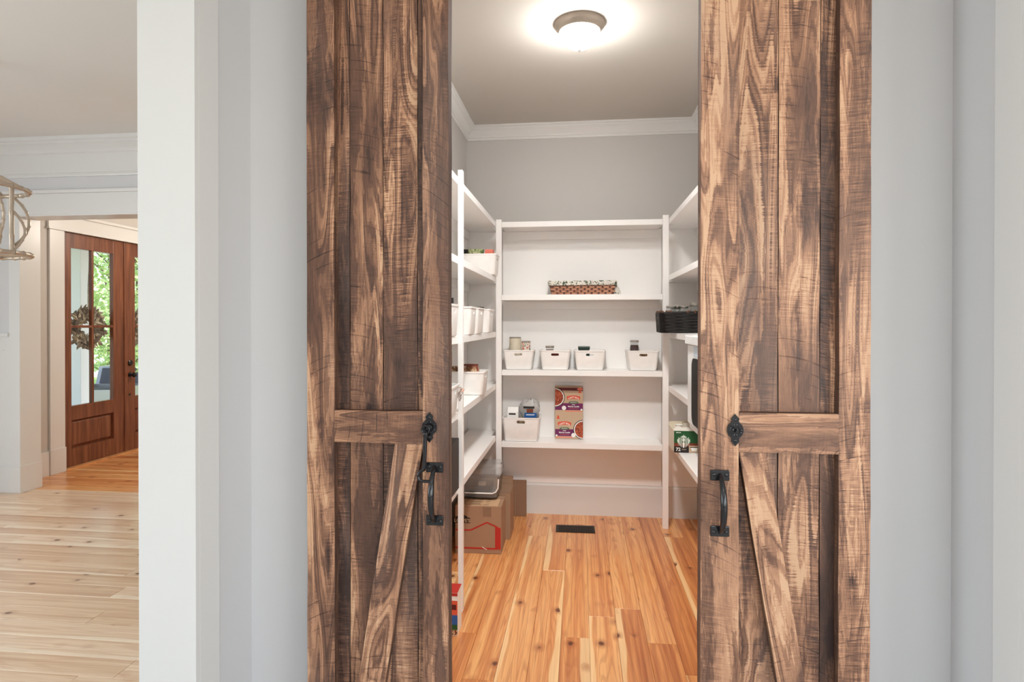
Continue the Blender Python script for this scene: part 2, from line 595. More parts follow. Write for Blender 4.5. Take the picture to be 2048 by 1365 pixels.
def finish(bm, name, mat, smooth=False):
    me = bpy.data.meshes.new(name)
    bmesh.ops.recalc_face_normals(bm, faces=bm.faces[:])
    bm.to_mesh(me)
    bm.free()
    if mat is not None:
        me.materials.append(mat)
    if smooth:
        for p in me.polygons:
            p.use_smooth = True
        try:
            me.set_sharp_from_angle(angle=math.radians(38))
        except Exception:
            pass
    return me


def obj(name, bm, mat, parent=None, loc=(0, 0, 0), rot=(0, 0, 0), smooth=False, color=None, label=None):
    me = bm if isinstance(bm, bpy.types.Mesh) else finish(bm, name, mat, smooth)
    o = bpy.data.objects.new(name, me)
    COL.objects.link(o)
    o.location = loc
    o.rotation_euler = rot
    if parent is not None:
        o.parent = parent
    if color is not None:
        o.color = color
    if label:
        o['label'] = label
    return o


def tag(o, label, cat, group=None, kind=None):
    o['label'] = label
    o['category'] = cat
    if group:
        o['group'] = group
    if kind:
        o['kind'] = kind
    return o


def thing(name, label, cat, loc=(0, 0, 0), rz=0.0, group=None):
    o = bpy.data.objects.new(name, None)
    o.empty_display_size = .05
    COL.objects.link(o)
    o.location = loc
    o.rotation_euler = (0, 0, rz)
    return tag(o, label, cat, group)


def struct(name, bm, mat, loc=(0, 0, 0), label=None, smooth=False, color=None):
    o = obj(name, bm, mat, None, loc, smooth=smooth, color=color)
    o['kind'] = 'structure'
    if label:
        o['label'] = label
    return o


def copy_tree(o, parent=None, loc=None, rz=None, label=None):
    c = o.copy()
    COL.objects.link(c)
    c.parent = parent
    if loc is not None:
        c.location = loc
    if rz is not None:
        c.rotation_euler = (0, 0, rz)
    if label:
        c['label'] = label
    for ch in list(o.children):
        copy_tree(ch, c)
    return c


def text_mesh(body, size, mat, depth=.0006, bold=0.0, space=1.0):
    """Lettering centred on its origin, in the XZ plane, facing -Y."""
    cu = bpy.data.curves.new('lettering', 'FONT')
    cu.body = body
    cu.size = size
    cu.extrude = depth
    cu.offset = bold
    cu.space_character = space
    cu.align_x = 'CENTER'
    cu.align_y = 'CENTER'
    cu.resolution_u = 3
    o = bpy.data.objects.new('lettering_source', cu)
    COL.objects.link(o)
    bpy.context.view_layer.update()
    me = bpy.data.meshes.new_from_object(o.evaluated_get(bpy.context.evaluated_depsgraph_get()))
    bpy.data.objects.remove(o)
    bpy.data.curves.remove(cu)
    me.transform(Matrix.Rotation(PI / 2, 4, 'X'))
    me.materials.clear()
    me.materials.append(mat)
    return me


def disc_poly(cx, cz, r, n=28, a0=0.0, a1=2 * PI):
    return [(cx + r * math.cos(a0 + (a1 - a0) * i / n), cz + r * math.sin(a0 + (a1 - a0) * i / n)) for i in range(n if abs(a1 - a0 - 2 * PI) < 1e-6 else n + 1)]


# ------------------------------------------------------------------ the shell
ZC = 3.02          # pantry ceiling
ZL = 3.07          # side room ceiling
YB = 4.67          # pantry back wall
YW = 1.95          # wall behind the barn doors
XPL, XPR = -.89, .90
XRL, XRR = -1.119, 1.110
YCL = 1.64         # front face of the cased piers
YF = 4.72          # far wall of the side room

struct('floor', box((-6.3, -3.6, -.12), (3.2, 8.6, -.021)), M['porch'])
FL = bpy.data.objects['floor']


def plank_mesh(w, l):
    bm = bmesh.new()
    bx(bm, (-w / 2, -l / 2, -.0205), (w / 2, l / 2, 0))
    top = [e for e in bm.edges if all(v.co.z > -.001 for v in e.verts)]
    bmesh.ops.bevel(bm, geom=top, offset=.0011, segments=1, affect='EDGES')
    return bm


PW = .1335


def lay(x0, x1, y0, y1, along, mat, rng, lens):
    """Lay boards in rows; every board is its own object, child of the floor."""
    n = 0
    a0, a1, b0, b1 = (x0, x1, y0, y1) if along == 'Y' else (y0, y1, x0, x1)
    a = a0
    while a < a1 - .01:
        wd = min(PW, a1 - a)
        b = b0 - rng.random() * lens[0]
        while b < b1:
            ln = rng.uniform(*lens)
            s, e = max(b, b0), min(b + ln, b1)
            b += ln
            if e - s < .04:
                continue
            ca, cb = a + wd / 2, (s + e) / 2
            sap = rng.random()
            col = (rng.uniform(.2, .95), .28 + sap * .45 if sap < .6 else 1.0, rng.random(), 1)
            loc, rz = ((ca, cb, 0), 0) if along == 'Y' else ((cb, ca, 0), -PI / 2)
            if along == 'Y' and rng.random() < .5:
                rz = PI
            obj('plank', plank_mesh(wd - .0008, e - s - .0012), mat, FL, loc, (0, 0, rz), color=col)
            n += 1
        a += wd
    return n


rg = random.Random(21)
lay(XPL, XPR, YW, YB, 'Y', M['pine'], rg, (1.0, 2.6))
lay(-5.13, -1.31, 2.30 - 4 * PW, 2.30 + 19 * PW, 'X', M['pine_glare'], rg, (1.3, 3.2))
lay(-5.13, -2.0, 2.30 + 19 * PW, 2.30 + 38 * PW, 'X', M['pine'], rg, (1.3, 3.2))

# pantry walls
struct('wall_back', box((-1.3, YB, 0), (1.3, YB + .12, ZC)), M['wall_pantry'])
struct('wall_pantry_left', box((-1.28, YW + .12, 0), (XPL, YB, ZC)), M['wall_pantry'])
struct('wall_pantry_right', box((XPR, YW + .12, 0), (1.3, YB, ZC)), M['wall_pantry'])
OPL, OPR, OPZ = -.55, .50, 2.62
bm = bmesh.new()
bx(bm, (-1.28, YW, 0), (OPL, YW + .12, ZC))
bx(bm, (OPR, YW, 0), (1.3, YW + .12, ZC))
bx(bm, (OPL, YW, OPZ), (OPR, YW + .12, ZC))
struct('wall_front', bm, M['wall'])
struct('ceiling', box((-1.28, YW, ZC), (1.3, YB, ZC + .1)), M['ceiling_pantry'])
# alcove piers on both sides of the doors, cased in white
struct('wall_pier_left', box((-1.285, YCL + .012, 0), (XRL - .006, YW, ZC)), M['wall'])
struct('wall_pier_right', box((XRR + .006, YCL + .024, 0), (3.1, YW, ZC)), M['wall'])


def casing(name, xa, xb, xin, side):
    """White casing wrapped round the end of a pier: a board facing the kitchen and one facing the alcove."""
    o = struct(name, box((xa, YCL, 0), (xb, YCL + .018, ZC), .0), M['trim'])
    y1 = 1.757
    lo, hi = ((xin - .014, YCL + .018, 0), (xin, y1, ZC)) if side > 0 else ((xin, YCL + .018, 0), (xin + .014, y1, ZC))
    obj('side_board', box(lo, hi, .002), M['trim'], o)
    return o


casing('trim_1', -1.300, XRL, XRL, 1)
casing('trim_2', XRR, 1.30, XRR, -1)
struct('baseboard_left', box((-1.126, 1.757, 0), (XRL + .008, YW, .24)), M['trim'])
struct('baseboard_right', box((XRR - .008, 1.757, 0), (XRR + .007, YW, .24)), M['trim'])
bm = bmesh.new()
bx(bm, (XRL + .016, YW - .016, 0), (OPL - .03, YW, .24))
bx(bm, (OPR + .03, YW - .016, 0), (XRR - .016, YW, .24))
struct('baseboard_front', bm, M['trim'])

# pantry crown moulding, mitred round the walls
PROF = [(0, 0), (.012, 0), (.012, .014), (.022, .020), (.022, .030), (.030, .038), (.050, .062), (.066, .074), (.066, .084), (.078, .090), (.078, .1025), (0, .1025)]


def crown(name, corners, z, prof, mat, scale=1.0):
    """corners: wall line in plan, room on its left-hand side; ends are cut square."""
    bm = bmesh.new()
    n = len(corners)
    C2 = [Vector(c) for c in corners]
    rings = []
    for i in range(n):
        if i == 0 or i == n - 1:
            d = (C2[1] - C2[0]) if i == 0 else (C2[-1] - C2[-2])
            d.normalize()
            nrm = Vector((-d.y, d.x))
        else:
            d1 = (C2[i] - C2[i - 1]).normalized()
            d2 = (C2[i + 1] - C2[i]).normalized()
            n1, n2 = Vector((-d1.y, d1.x)), Vector((-d2.y, d2.x))
            nrm = (n1 + n2) / (1 + n1.dot(n2))
        rings.append([bm.verts.new((C2[i].x + nrm.x * p * scale, C2[i].y + nrm.y * p * scale, z + q * scale)) for p, q in prof])
    for i in range(n - 1):
        m = len(prof)
        for k in range(m):
            bm.faces.new((rings[i][k], rings[i][(k + 1) % m], rings[i + 1][(k + 1) % m], rings[i + 1][k]))
    bm.faces.new(rings[0])
    bm.faces.new(rings[-1][::-1])
    return struct(name, bm, mat)


crown('trim_3', [(XPR, YW + .13), (XPR, YB), (XPL, YB), (XPL, YW + .13)], ZC - .1025, PROF, M['trim'])
bm = bmesh.new()
prism(bm, [(YB, 0), (YB - .016, 0), (YB - .016, .222), (YB - .010, .236), (YB, .240)], XPL + .02, XPR - .02, 'YZ')
struct('baseboard_back', bm, M['trim'])
struct('baseboard_pantry_left', box((XPL, 2.09, 0), (XPL + .016, YB, .24)), M['trim'])
struct('baseboard_pantry_right', box((XPR - .016, 2.09, 0), (XPR, YB, .24)), M['trim'])

# kitchen and side room shell round and behind the camera
bm = bmesh.new()
bx(bm, (-6.3, -3.6, 0), (-.7, -3.48, ZL))
bx(bm, (2.5, -3.6, 0), (3.2, -3.48, ZL))
bx(bm, (-.7, -3.6, 0), (2.5, -3.48, .65))
bx(bm, (-.7, -3.6, 2.65), (2.5, -3.48, ZL))
struct('wall_rear', bm, M['wall'])
bm = bmesh.new()
bx(bm, (3.1, -3.48, 0), (3.22, -2.2, ZL))
bx(bm, (3.1, .2, 0), (3.22, YW, ZL))
bx(bm, (3.1, -2.2, 0), (3.22, .2, .65))
bx(bm, (3.1, -2.2, 2.65), (3.22, .2, ZL))
struct('wall_right', bm, M['wall'])
bm = bmesh.new()
bx(bm, (-6.3, -3.48, 0), (-6.18, -1.25, ZL))
bx(bm, (-6.3, 2.05, 0), (-6.18, YF, ZL))
bx(bm, (-6.3, -1.25, 0), (-6.18, 2.05, .55))
bx(bm, (-6.3, -1.25, 2.65), (-6.18, 2.05, ZL))
struct('wall_left', bm, M['wall'])
bm = bmesh.new()
bx(bm, (-6.3, -3.6, ZL), (-1.285, YF + .17, ZL + .1))
bx(bm, (-1.285, -3.6, ZC), (3.2, YW, ZC + .1))
struct('ceiling_hall', bm, M['ceiling'])


def room_window(n, plane, at, u0, u1, z0, z1):
    """Frame with a mullion grid and glass, set in a wall opening."""
    def B(ua, ub, za, zb, d):
        return ((ua, at - d, za), (ub, at + d, zb)) if plane == 'Y' else ((at - d, ua, za), (at + d, ub, zb))
    o = struct('window_%d' % n, box(*B(u0, u1, z0, z0 + .06, .05)), M['trim'])
    for ua, ub, za, zb in ((u0, u1, z1 - .06, z1), (u0, u0 + .06, z0 + .06, z1 - .06), (u1 - .06, u1, z0 + .06, z1 - .06)):
        obj('window_frame', box(*B(ua, ub, za, zb, .05)), M['trim'], o)
    for k in (1, 2):
        u = u0 + (u1 - u0) * k / 3
        obj('mullion', box(*B(u - .03, u + .03, z0 + .06, z1 - .06, .04)), M['trim'], o)
    return o


room_window(1, 'Y', -3.54, -.7, 2.5, .65, 2.65)
room_window(3, 'X', 3.16, -2.2, .2, .65, 2.65)  # unseen window, added for the fill light on the alcove returns
room_window(2, 'X', -6.24, -1.25, 2.05, .55, 2.65)

# far wall of the side room with its cased opening into the foyer
JX = -4.845
bm = bmesh.new()
bx(bm, (-6.18, YF, 0), (JX, YF + .17, ZL))
bx(bm, (JX, YF, 2.42), (-2.5, YF + .17, ZL))
bx(bm, (-2.5, YF, 0), (-1.28, YF + .17, ZL))
struct('wall_far', bm, M['wall'])
op = struct('trim_4', box((JX - .10, YF - .02, 0), (JX, YF, 2.42), .002), M['trim'])
obj('jamb', box((JX - .004, YF - .019, 0), (JX + .004, YF + .185, 2.42)), M['trim'], op)
obj('head_casing', box((JX - .115, YF - .024, 2.42), (-2.4, YF, 2.60), .002), M['trim'], op)
obj('head_cap', box((JX - .135, YF - .045, 2.60), (-2.38, YF, 2.628), .004), M['trim'], op)
obj('head_jamb', box((JX, YF - .019, 2.408), (-2.5, YF + .185, 2.424)), M['trim'], op)
obj('plinth', box((JX - .105, YF - .026, 0), (JX + .010, YF + .192, .235), .003), M['trim'], op)
ws = struct('trim_5', box((-6.18, YF - .012, 0), (JX - .10, YF, 1.37)), M['trim'])
obj('chair_rail', box((-6.18, YF - .035, 1.365), (JX - .10, YF, 1.395), .003), M['trim'], ws)
obj('panel_bead', box((-6.18, YF - .018, 1.24), (JX - .155, YF, 1.252), .002), M['trim'], ws)
obj('base_cap', box((-6.18, YF - .022, 0), (JX - .10, YF, .235), .003), M['trim'], ws)
# tall built-up crown of the side room
PROF2 = [(0, 0), (.016, 0), (.020, .010), (.016, .030), (.010, .034), (.010, .196), (.022, .204), (.022, .216), (.034, .232), (.066, .262), (.080, .272), (.080, .286), (.100, .296), (.100, .325), (0, .325)]
crown('trim_6', [(-1.28, YF), (-6.18, YF), (-6.18, 3.5)], ZL - .325, PROF2, M['trim'])

# foyer
XD = -5.13
bm = bmesh.new()
bx(bm, (XD - .15, YF + .17, 0), (XD, 5.45, ZL))
bx(bm, (XD - .15, 5.45, 2.40), (XD, 7.11, ZL))
bx(bm, (XD - .15, 7.11, 0), (XD, 8.6, ZL))
struct('wall_foyer', bm, M['wall_warm'])
struct('wall_foyer_end', box((XD, 8.48, 0), (-1.28, 8.6, ZL)), M['wall_warm'])
struct('wall_foyer_right', box((-2.0, YF + .17, 0), (-1.88, 8.48, ZL)), M['wall_warm'])
struct('ceiling_foyer', box((XD - .15, YF + .17, ZL), (-1.28, 8.6, ZL + .1)), M['ceiling'])
ft = struct('trim_7', box((XD, 5.28, 0), (XD + .02, 5.45, 2.40), .003), M['trim'])
obj('head_casing', box((XD, 5.265, 2.40), (XD + .024, 7.30, 2.55), .003), M['trim'], ft)
obj('head_bead', box((XD, 5.26, 2.40), (XD + .034, 7.305, 2.418), .003), M['trim'], ft)
obj('head_cap', box((XD, 5.24, 2.55), (XD + .05, 7.33, 2.578), .004), M['trim'], ft)
obj('side_casing', box((XD, 7.11, 0), (XD + .02, 7.28, 2.40), .003), M['trim'], ft)
obj('plinth', box((XD, 5.272, 0), (XD + .03, 5.452, .245), .003), M['trim'], ft)
obj('threshold', box((XD - .10, 5.45, 0), (XD + .045, 7.11, .018), .004), M['pine'], ft, color=(.9, 1, .4, 1))
struct('baseboard_foyer', box((XD, YF + .19, 0), (XD + .018, 5.27, .235), .003), M['trim'])
crown('trim_8', [(-2.0, 8.48), (XD, 8.48), (XD, YF + .18)], ZL - .30, PROF2, M['trim'], .92)


def french_leaf(n, y0, y1, label):
    """Half-glazed door leaf: stiles, rails, muntins, four panes and a raised bottom panel."""
    g0, g1 = y0 + .112, y1 - .162
    if n == 2:
        g0, g1 = y0 + .162, y1 - .112
    xa, xb = XD - .062, XD - .015
    o = struct('door_%d' % n, box((xa, y0 + .002, .02), (xb, g0, 2.398), .002), M['mahog'], label=label)
    obj('stile', box((xa, g1, .02), (xb, y1 - .002, 2.398), .002), M['mahog'], o)
    for za, zb in ((.02, .20), (.49, .635), (2.25, 2.398)):
        obj('rail', box((xa, g0 - .001, za), (xb, g1 + .001, zb), .001), M['mahog'], o)
    gm = (g0 + g1) / 2
    obj('muntin', box((xa + .006, gm - .013, .635), (xb - .004, gm + .013, 2.25), .003), M['mahog'], o)
    for ya, yb in ((g0, gm - .013), (gm + .013, g1)):
        obj('muntin', box((xa + .006, ya, 1.432), (xb - .004, yb, 1.458), .003), M['mahog'], o)
        for za, zb in ((.635, 1.432), (1.458, 2.25)):
            obj('pane', box((xa + .022, ya, za), (xa + .027, yb, zb)), M['pane'], o)
    bm = box((xa + .012, g0, .20), (xb - .030, g1, .49))
    c = .035
    A = [bm.verts.new((xb - .030, y, z)) for y, z in ((g0 + .006, .206), (g1 - .006, .206), (g1 - .006, .484), (g0 + .006, .484))]
    Bv = [bm.verts.new((xb - .012, y, z)) for y, z in ((g0 + c, .20 + c), (g1 - c, .20 + c), (g1 - c, .49 - c), (g0 + c, .49 - c))]
    for i in range(4):
        bm.faces.new((A[i], A[(i + 1) % 4], Bv[(i + 1) % 4], Bv[i]))
    bm.faces.new(Bv)
    obj('panel', bm, M['mahog'], o)
    yh = y0 + .001 if n == 1 else y1 - .001
    for z in (.35, 1.5, 2.18):
        bm = bmesh.new()
        tube(bm, [(xb + .004, yh, z - .05), (xb + .004, yh, z + .05)], .007, 8)
        obj('hinge', bm, M['black'], o)
    return o


d1 = french_leaf(1, 5.45, 6.28, 'mahogany front door leaf with four glass panes, hinged beside the foyer casing')
d2 = french_leaf(2, 6.28, 7.11, 'mahogany front door leaf carrying the black knob and deadbolt')
bm = bmesh.new()
lathe(bm, [(.030, 0), (.030, .008), (.012, .014), (.011, .035), (.024, .042), (.030, .055), (.026, .068), (.010, .074)], 20)
bm.transform(Matrix.Translation((XD - .016, 6.362, .885)) @ Matrix.Rotation(PI / 2, 4, 'Y'))
obj('door_knob', bm, M['black'], d2, smooth=True, label='round black door knob')
bm = bmesh.new()
lathe(bm, [(.034, 0), (.034, .010), (.022, .018), (.020, .022)], 20)
bm.transform(Matrix.Translation((XD - .016, 6.362, 1.022)) @ Matrix.Rotation(PI / 2, 4, 'Y'))
obj('deadbolt', bm, M['black'], d2, smooth=True)
bm = bmesh.new()
lathe(bm, [(.013, 0), (.013, .005), (.004, .008)], 12)
bm.transform(Matrix.Translation((XD - .016, 6.355, .66)) @ Matrix.Rotation(PI / 2, 4, 'Y'))
obj('keyhole_cover', bm, M['black'], d2, smooth=True)
obj('astragal', box((XD - .016, 6.268, .02), (XD - .006, 6.292, 2.398), .002), M['mahog'], d2)

# outdoors, seen through the door glass
struct('ground', box((-60, -6, -1.85), (-8.6, 70, -1.80)), M['lawn'])
struct('porch_floor', box((-8.6, 4.89, -.30), (XD - .15, 12, -.03)), M['porch'])


# ------------------------------------------------------------------ barn doors
def board(name, parent, x0, x1, y0, y1, z0, z1, tone, saw, seed, lean=None):
    """One rough board, its origin at its middle and its long axis local Z; slightly uneven edges."""
    w_, d_, l_ = x1 - x0, y1 - y0, z1 - z0
    rr = random.Random(int(seed * 1e6))
    bm = bmesh.new()
    n = max(2, int(l_ / .13))
    rings = []
    for i in range(n + 1):
        z = -l_ / 2 + l_ * i / n
        j = [rr.uniform(-.0011, .0011) for _ in range(4)]
        rings.append([bm.verts.new((-w_ / 2 + j[0], -d_ / 2 + j[2] * .6, z)), bm.verts.new((w_ / 2 + j[1], -d_ / 2 + j[3] * .6, z)), bm.verts.new((w_ / 2 + j[1], d_ / 2, z)), bm.verts.new((-w_ / 2 + j[0], d_ / 2, z))])
    for i in range(n):
        for k in range(4):
            bm.faces.new((rings[i][k], rings[i][(k + 1) % 4], rings[i + 1][(k + 1) % 4], rings[i + 1][k]))
    bm.faces.new(rings[0][::-1])
    bm.faces.new(rings[-1])
    es = [e for e in bm.edges if len({round(v.co.z, 4) for v in e.verts}) == 2]
    bmesh.ops.bevel(bm, geom=es, offset=.0022, segments=2, affect='EDGES')
    rot = (0, 0, 0) if lean is None else (0, lean, 0)
    return obj(name, bm, M['barn'], parent, ((x0 + x1) / 2, (y0 + y1) / 2, (z0 + z1) / 2), rot, color=(tone, saw, seed, 1))


YD = 1.85
DT = 2.84          # door top
ST, BK = .030, .034  # frame boards, back boards


def bar(parent, x0, x1, z0, z1, tone, saw, seed, dy=0.0):
    o = board('rail', parent, 0, z1 - z0, YD + dy, YD + ST, 0, x1 - x0, tone, saw, seed)
    o.location = ((x0 + x1) / 2, YD + (ST + dy) / 2, (z0 + z1) / 2)
    o.rotation_euler = (0, PI / 2, 0)
    return o


dl = thing('barn_door', 'dark brown sliding barn door with a hook hanging over its pull handle', 'door', (0, 0, 0))
dr = thing('barn_door', 'lighter tan brown sliding barn door with an empty latch eye', 'door', (0, 0, 0))
for d_ in (dl, dr):
    d_['kind'] = 'thing'
# darker door
board('stile', dl, -.876, -.784, YD, YD + ST, .012, DT, .44, .45, .113)
board('stile', dl, -.493, -.4105, YD, YD + ST, .012, DT, .47, .55, .871)
xs = [-.874, -.7435, -.632, -.5175, -.4125]
for i, (tn, sw, sd) in enumerate(((.22, .9, .31), (.46, .50, .57), (.40, 1.0, .262), (.36, .8, .733))):
    board('plank', dl, xs[i] + .0012, xs[i + 1] - .0012, YD + ST + .0005, YD + ST + BK, .012, DT, tn, sw, sd)
bar(dl, -.7838, -.4935, 1.104, 1.208, .52, .25, .447)
bar(dl, -.7838, -.4935, .03, .17, .42, .5, .647)
bar(dl, -.7838, -.4935, 2.66, 2.82, .42, .5, .347)
# brace: a leaning board whose ends are cut level


def brace(parent, xt0, xt1, xb0, xb1, z1, z0, tone, saw, seed):
    a = math.atan2((xt0 + xt1) / 2 - (xb0 + xb1) / 2, z1 - z0)
    wd = (xt1 - xt0) * math.cos(a)
    ln = (z1 - z0) / math.cos(a)
    sh = wd / 2 * math.tan(a)
    rr = random.Random(int(seed * 1e6))
    bm = bmesh.new()
    n = 8
    rings = []
    for i in range(n + 1):
        z = -ln / 2 + ln * i / n
        j0, j1 = rr.uniform(-.001, .001), rr.uniform(-.001, .001)
        # level end cuts: the ends follow the lean
        rings.append([bm.verts.new((-wd / 2 + j0, -ST / 2, z - sh)), bm.verts.new((wd / 2 + j1, -ST / 2, z + sh)), bm.verts.new((wd / 2 + j1, ST / 2, z + sh)), bm.verts.new((-wd / 2 + j0, ST / 2, z - sh))])
    for i in range(n):
        for k in range(4):
            bm.faces.new((rings[i][k], rings[i][(k + 1) % 4], rings[i + 1][(k + 1) % 4], rings[i + 1][k]))
    bm.faces.new(rings[0][::-1])
    bm.faces.new(rings[-1])
    es = [e for e in bm.edges if abs(e.verts[0].co.x - e.verts[1].co.x) < .01 and abs(e.verts[0].co.y - e.verts[1].co.y) < .001]
    bmesh.ops.bevel(bm, geom=es, offset=.0022, segments=2, affect='EDGES')
    return obj('brace', bm, M['barn'], parent, ((xt0 + xt1 + xb0 + xb1) / 4, YD + ST / 2, (z0 + z1) / 2), (0, a, 0), color=(tone, saw, seed, 1))


brace(dl, -.584, -.494, -.737, -.641, 1.1035, .171, .53, .35, .197)
# lighter door
board('stile', dr, .3595, .4700, YD, YD + ST, .012, DT, .68, .45, .687)
board('stile', dr, .7525, .8395, YD, YD + ST, .012, DT, .62, .70, .239)
xs = [.3615, .4715, .5905, .7105, .8375]
for i, (tn, sw, sd) in enumerate(((.45, .8, .921), (.56, 1.0, .418), (.56, .75, .563), (.26, .9, .845))):
    board('plank', dr, xs[i] + .0012, xs[i + 1] - .0012, YD + ST + .0005, YD + ST + BK, .012, DT, tn, sw, sd)
bar(dr, .4705, .7522, 1.103, 1.221, .70, .35, .773)
bar(dr, .4705, .7522, .03, .17, .5, .5, .173)
bar(dr, .4705, .7522, 2.66, 2.82, .5, .5, .573)
brace(dr, .4708, .549, .621, .7005, 1.1025, .171, .63, .50, .361)


def rosette(parent, cx, cz):
    """Cast backplate: pointed ends, a round middle, scrolls in relief, two screws."""
    bm = bmesh.new()
    pts = []
    half = [(.0, .048), (.006, .041), (.012, .034), (.010, .027), (.013, .022), (.020, .015), (.0235, .005), (.0235, -.005), (.020, -.015), (.013, -.022), (.010, -.027), (.012, -.034), (.006, -.041), (0, -.048)]
    pts = half + [(-x, z) for x, z in half[1:-1]][::-1]
    prism(bm, [(cx + x, cz + z) for x, z in pts], YD - .006, YD, 'XZ')
    rr = random.Random(int(abs(cx) * 1000))
    bmesh.ops.create_uvsphere(bm, u_segments=14, v_segments=8, radius=.0085, matrix=Matrix.Translation((cx, YD - .006, cz)) @ Matrix.Diagonal((1, .5, 1, 1)))
    for k in range(14):
        a = 2 * PI * k / 14
        bmesh.ops.create_uvsphere(bm, u_segments=8, v_segments=6, radius=.0042, matrix=Matrix.Translation((cx + .0165 * math.cos(a), YD - .006, cz + .0155 * math.sin(a))) @ Matrix.Rotation(-a, 4, 'Y') @ Matrix.Diagonal((1.1, .5, .55, 1)))
    for k in range(10):
        a, q = rr.random() * 2 * PI, rr.random() ** .5 * .019
        u, v2 = cx + q * math.cos(a), cz + q * math.sin(a) * 1.0
        bmesh.ops.create_icosphere(bm, subdivisions=1, radius=rr.uniform(.0018, .0032), matrix=Matrix.Translation((u, YD - .006, v2)))
    pl = obj('backplate', bm, M['black'], parent)
    for s in (1, -1):
        bm = bmesh.new()
        bmesh.ops.create_uvsphere(bm, u_segments=12, v_segments=8, radius=.0048, matrix=Matrix.Translation((cx, YD - .006, cz + s * .031)) @ Matrix.Diagonal((1, .5, 1, 1)))
        obj('screw', bm, M['black'], pl, smooth=True)
    bm = bmesh.new()
    tube(bm, [(cx, YD - .004, cz), (cx, YD - .020, cz), (cx - .001, YD - .030, cz)], [.006, .004, .0035], 10)
    obj('staple', bm, M['black'], pl, smooth=True)
    return pl


rosette(dl, -.471, 1.159)
rosette(dr, .4585, 1.169)


def pull(parent, cx, zt, zb, bow):
    """Iron pull: two screwed plates and a bowed grip, swollen in the middle."""
    h = thing_part('pull_handle', parent)
    for z in (zt, zb):
        bm = box((cx - .0275, YD - .0065, z - .016), (cx + .0275, YD, z + .016), .003)
        p = obj('plate', bm, M['black'], h)
    for z in (zt, zb):
        for s in (-1, 1):
            bm = bmesh.new()
            bmesh.ops.create_uvsphere(bm, u_segments=12, v_segments=8, radius=.0058, matrix=Matrix.Translation((cx + s * .0175, YD - .0065, z + (.002 if z == zt else -.002))) @ Matrix.Diagonal((1, .45, 1, 1)))
            obj('screw', bm, M['black'], h, smooth=True)
    bm = bmesh.new()
    pts, rad = [], []
    n = 18
    for i in range(n + 1):
        u = i / n
        s = math.sin(PI * u)
        out = .052 * min(1, s ** .55 * 1.0)
        pts.append((cx + bow * s, YD - .004 - out, zt + .002 + (zb - zt - .004) * u))
        rad.append(.0062 + .0040 * s)
    tube(bm, pts, rad, 14)
    obj('grip', bm, M['black'], h, smooth=True)
    return h


def thing_part(name, parent):
    """An Empty that holds the pieces of one part."""
    o = bpy.data.objects.new(name, None)
    o.empty_display_size = .02
    COL.objects.link(o)
    o.parent = parent
    return o


pull(dl, -.454, 1.033, .866, 0.0)
pull(dr, .415, 1.033, .866, 0.0)
# the hook hangs from the dark door's latch eye and ends behind its pull handle
hk = thing_part('hook', dl)
bm = bmesh.new()
yh = YD - .026
ring = [(-.4775 + .012 * math.cos(a), yh, 1.1555 + .012 * math.sin(a)) for a in [2 * PI * i / 20 for i in range(21)]]
tube(bm, ring, .0032, 8, cap=False)
obj('ring', bm, M['black'], hk, smooth=True)
bm = bmesh.new()
tube(bm, [(-.4775, yh, 1.145), (-.478, yh, 1.135), (-.479, yh, 1.128)], [.0075, .0085, .006], 12)
tube(bm, [(-.479, yh, 1.130), (-.480, yh, 1.085), (-.4815, yh, 1.04), (-.483, yh, 1.031), (-.490, yh, 1.027), (-.498, yh, 1.020), (-.5015, yh, 1.010), (-.499, yh, 1.000), (-.491, yh, .9945), (-.480, yh, .994), (-.462, yh, .994)], [.0068, .0066, .0062, .006, .0056, .0055, .0054, .0053, .0052, .005, .0042], 12)
obj('hook_arm', bm, M['black'], hk, smooth=True)

# ------------------------------------------------------------------ pantry shelving
SH = dict(side=[2.235, 1.828, 1.418, 1.032, .648], back=[2.234, 1.694, 1.136, .602])
sb = thing('shelving_unit', 'white built-in shelf unit across the pantry end wall holding bins and lentil box', 'shelving', (0, YB, 0))
YS = 4.41
obj('back_panel', box((-.60, -.008, .24), (.615, -.0005, 2.2)), M['shelf'], sb)
for i, z in enumerate(SH['back']):
    obj('shelf', box((-.578, YS - YB + .004, z - .040), (.590, -.0085, z), .0015), M['shelf'], sb)
    if i < 3:
        obj('ledger_board', box((-.575, -.027, z - .105), (.588, -.0088, z - .0405), .001), M['shelf'], sb)
for x0, x1, z1 in ((-.620, -.579, 2.252), (.591, .633, 2.262)):
    obj('post', box((x0, YS - YB - .002, 0), (x1, YS - YB + .032, z1), .002), M['shelf'], sb)


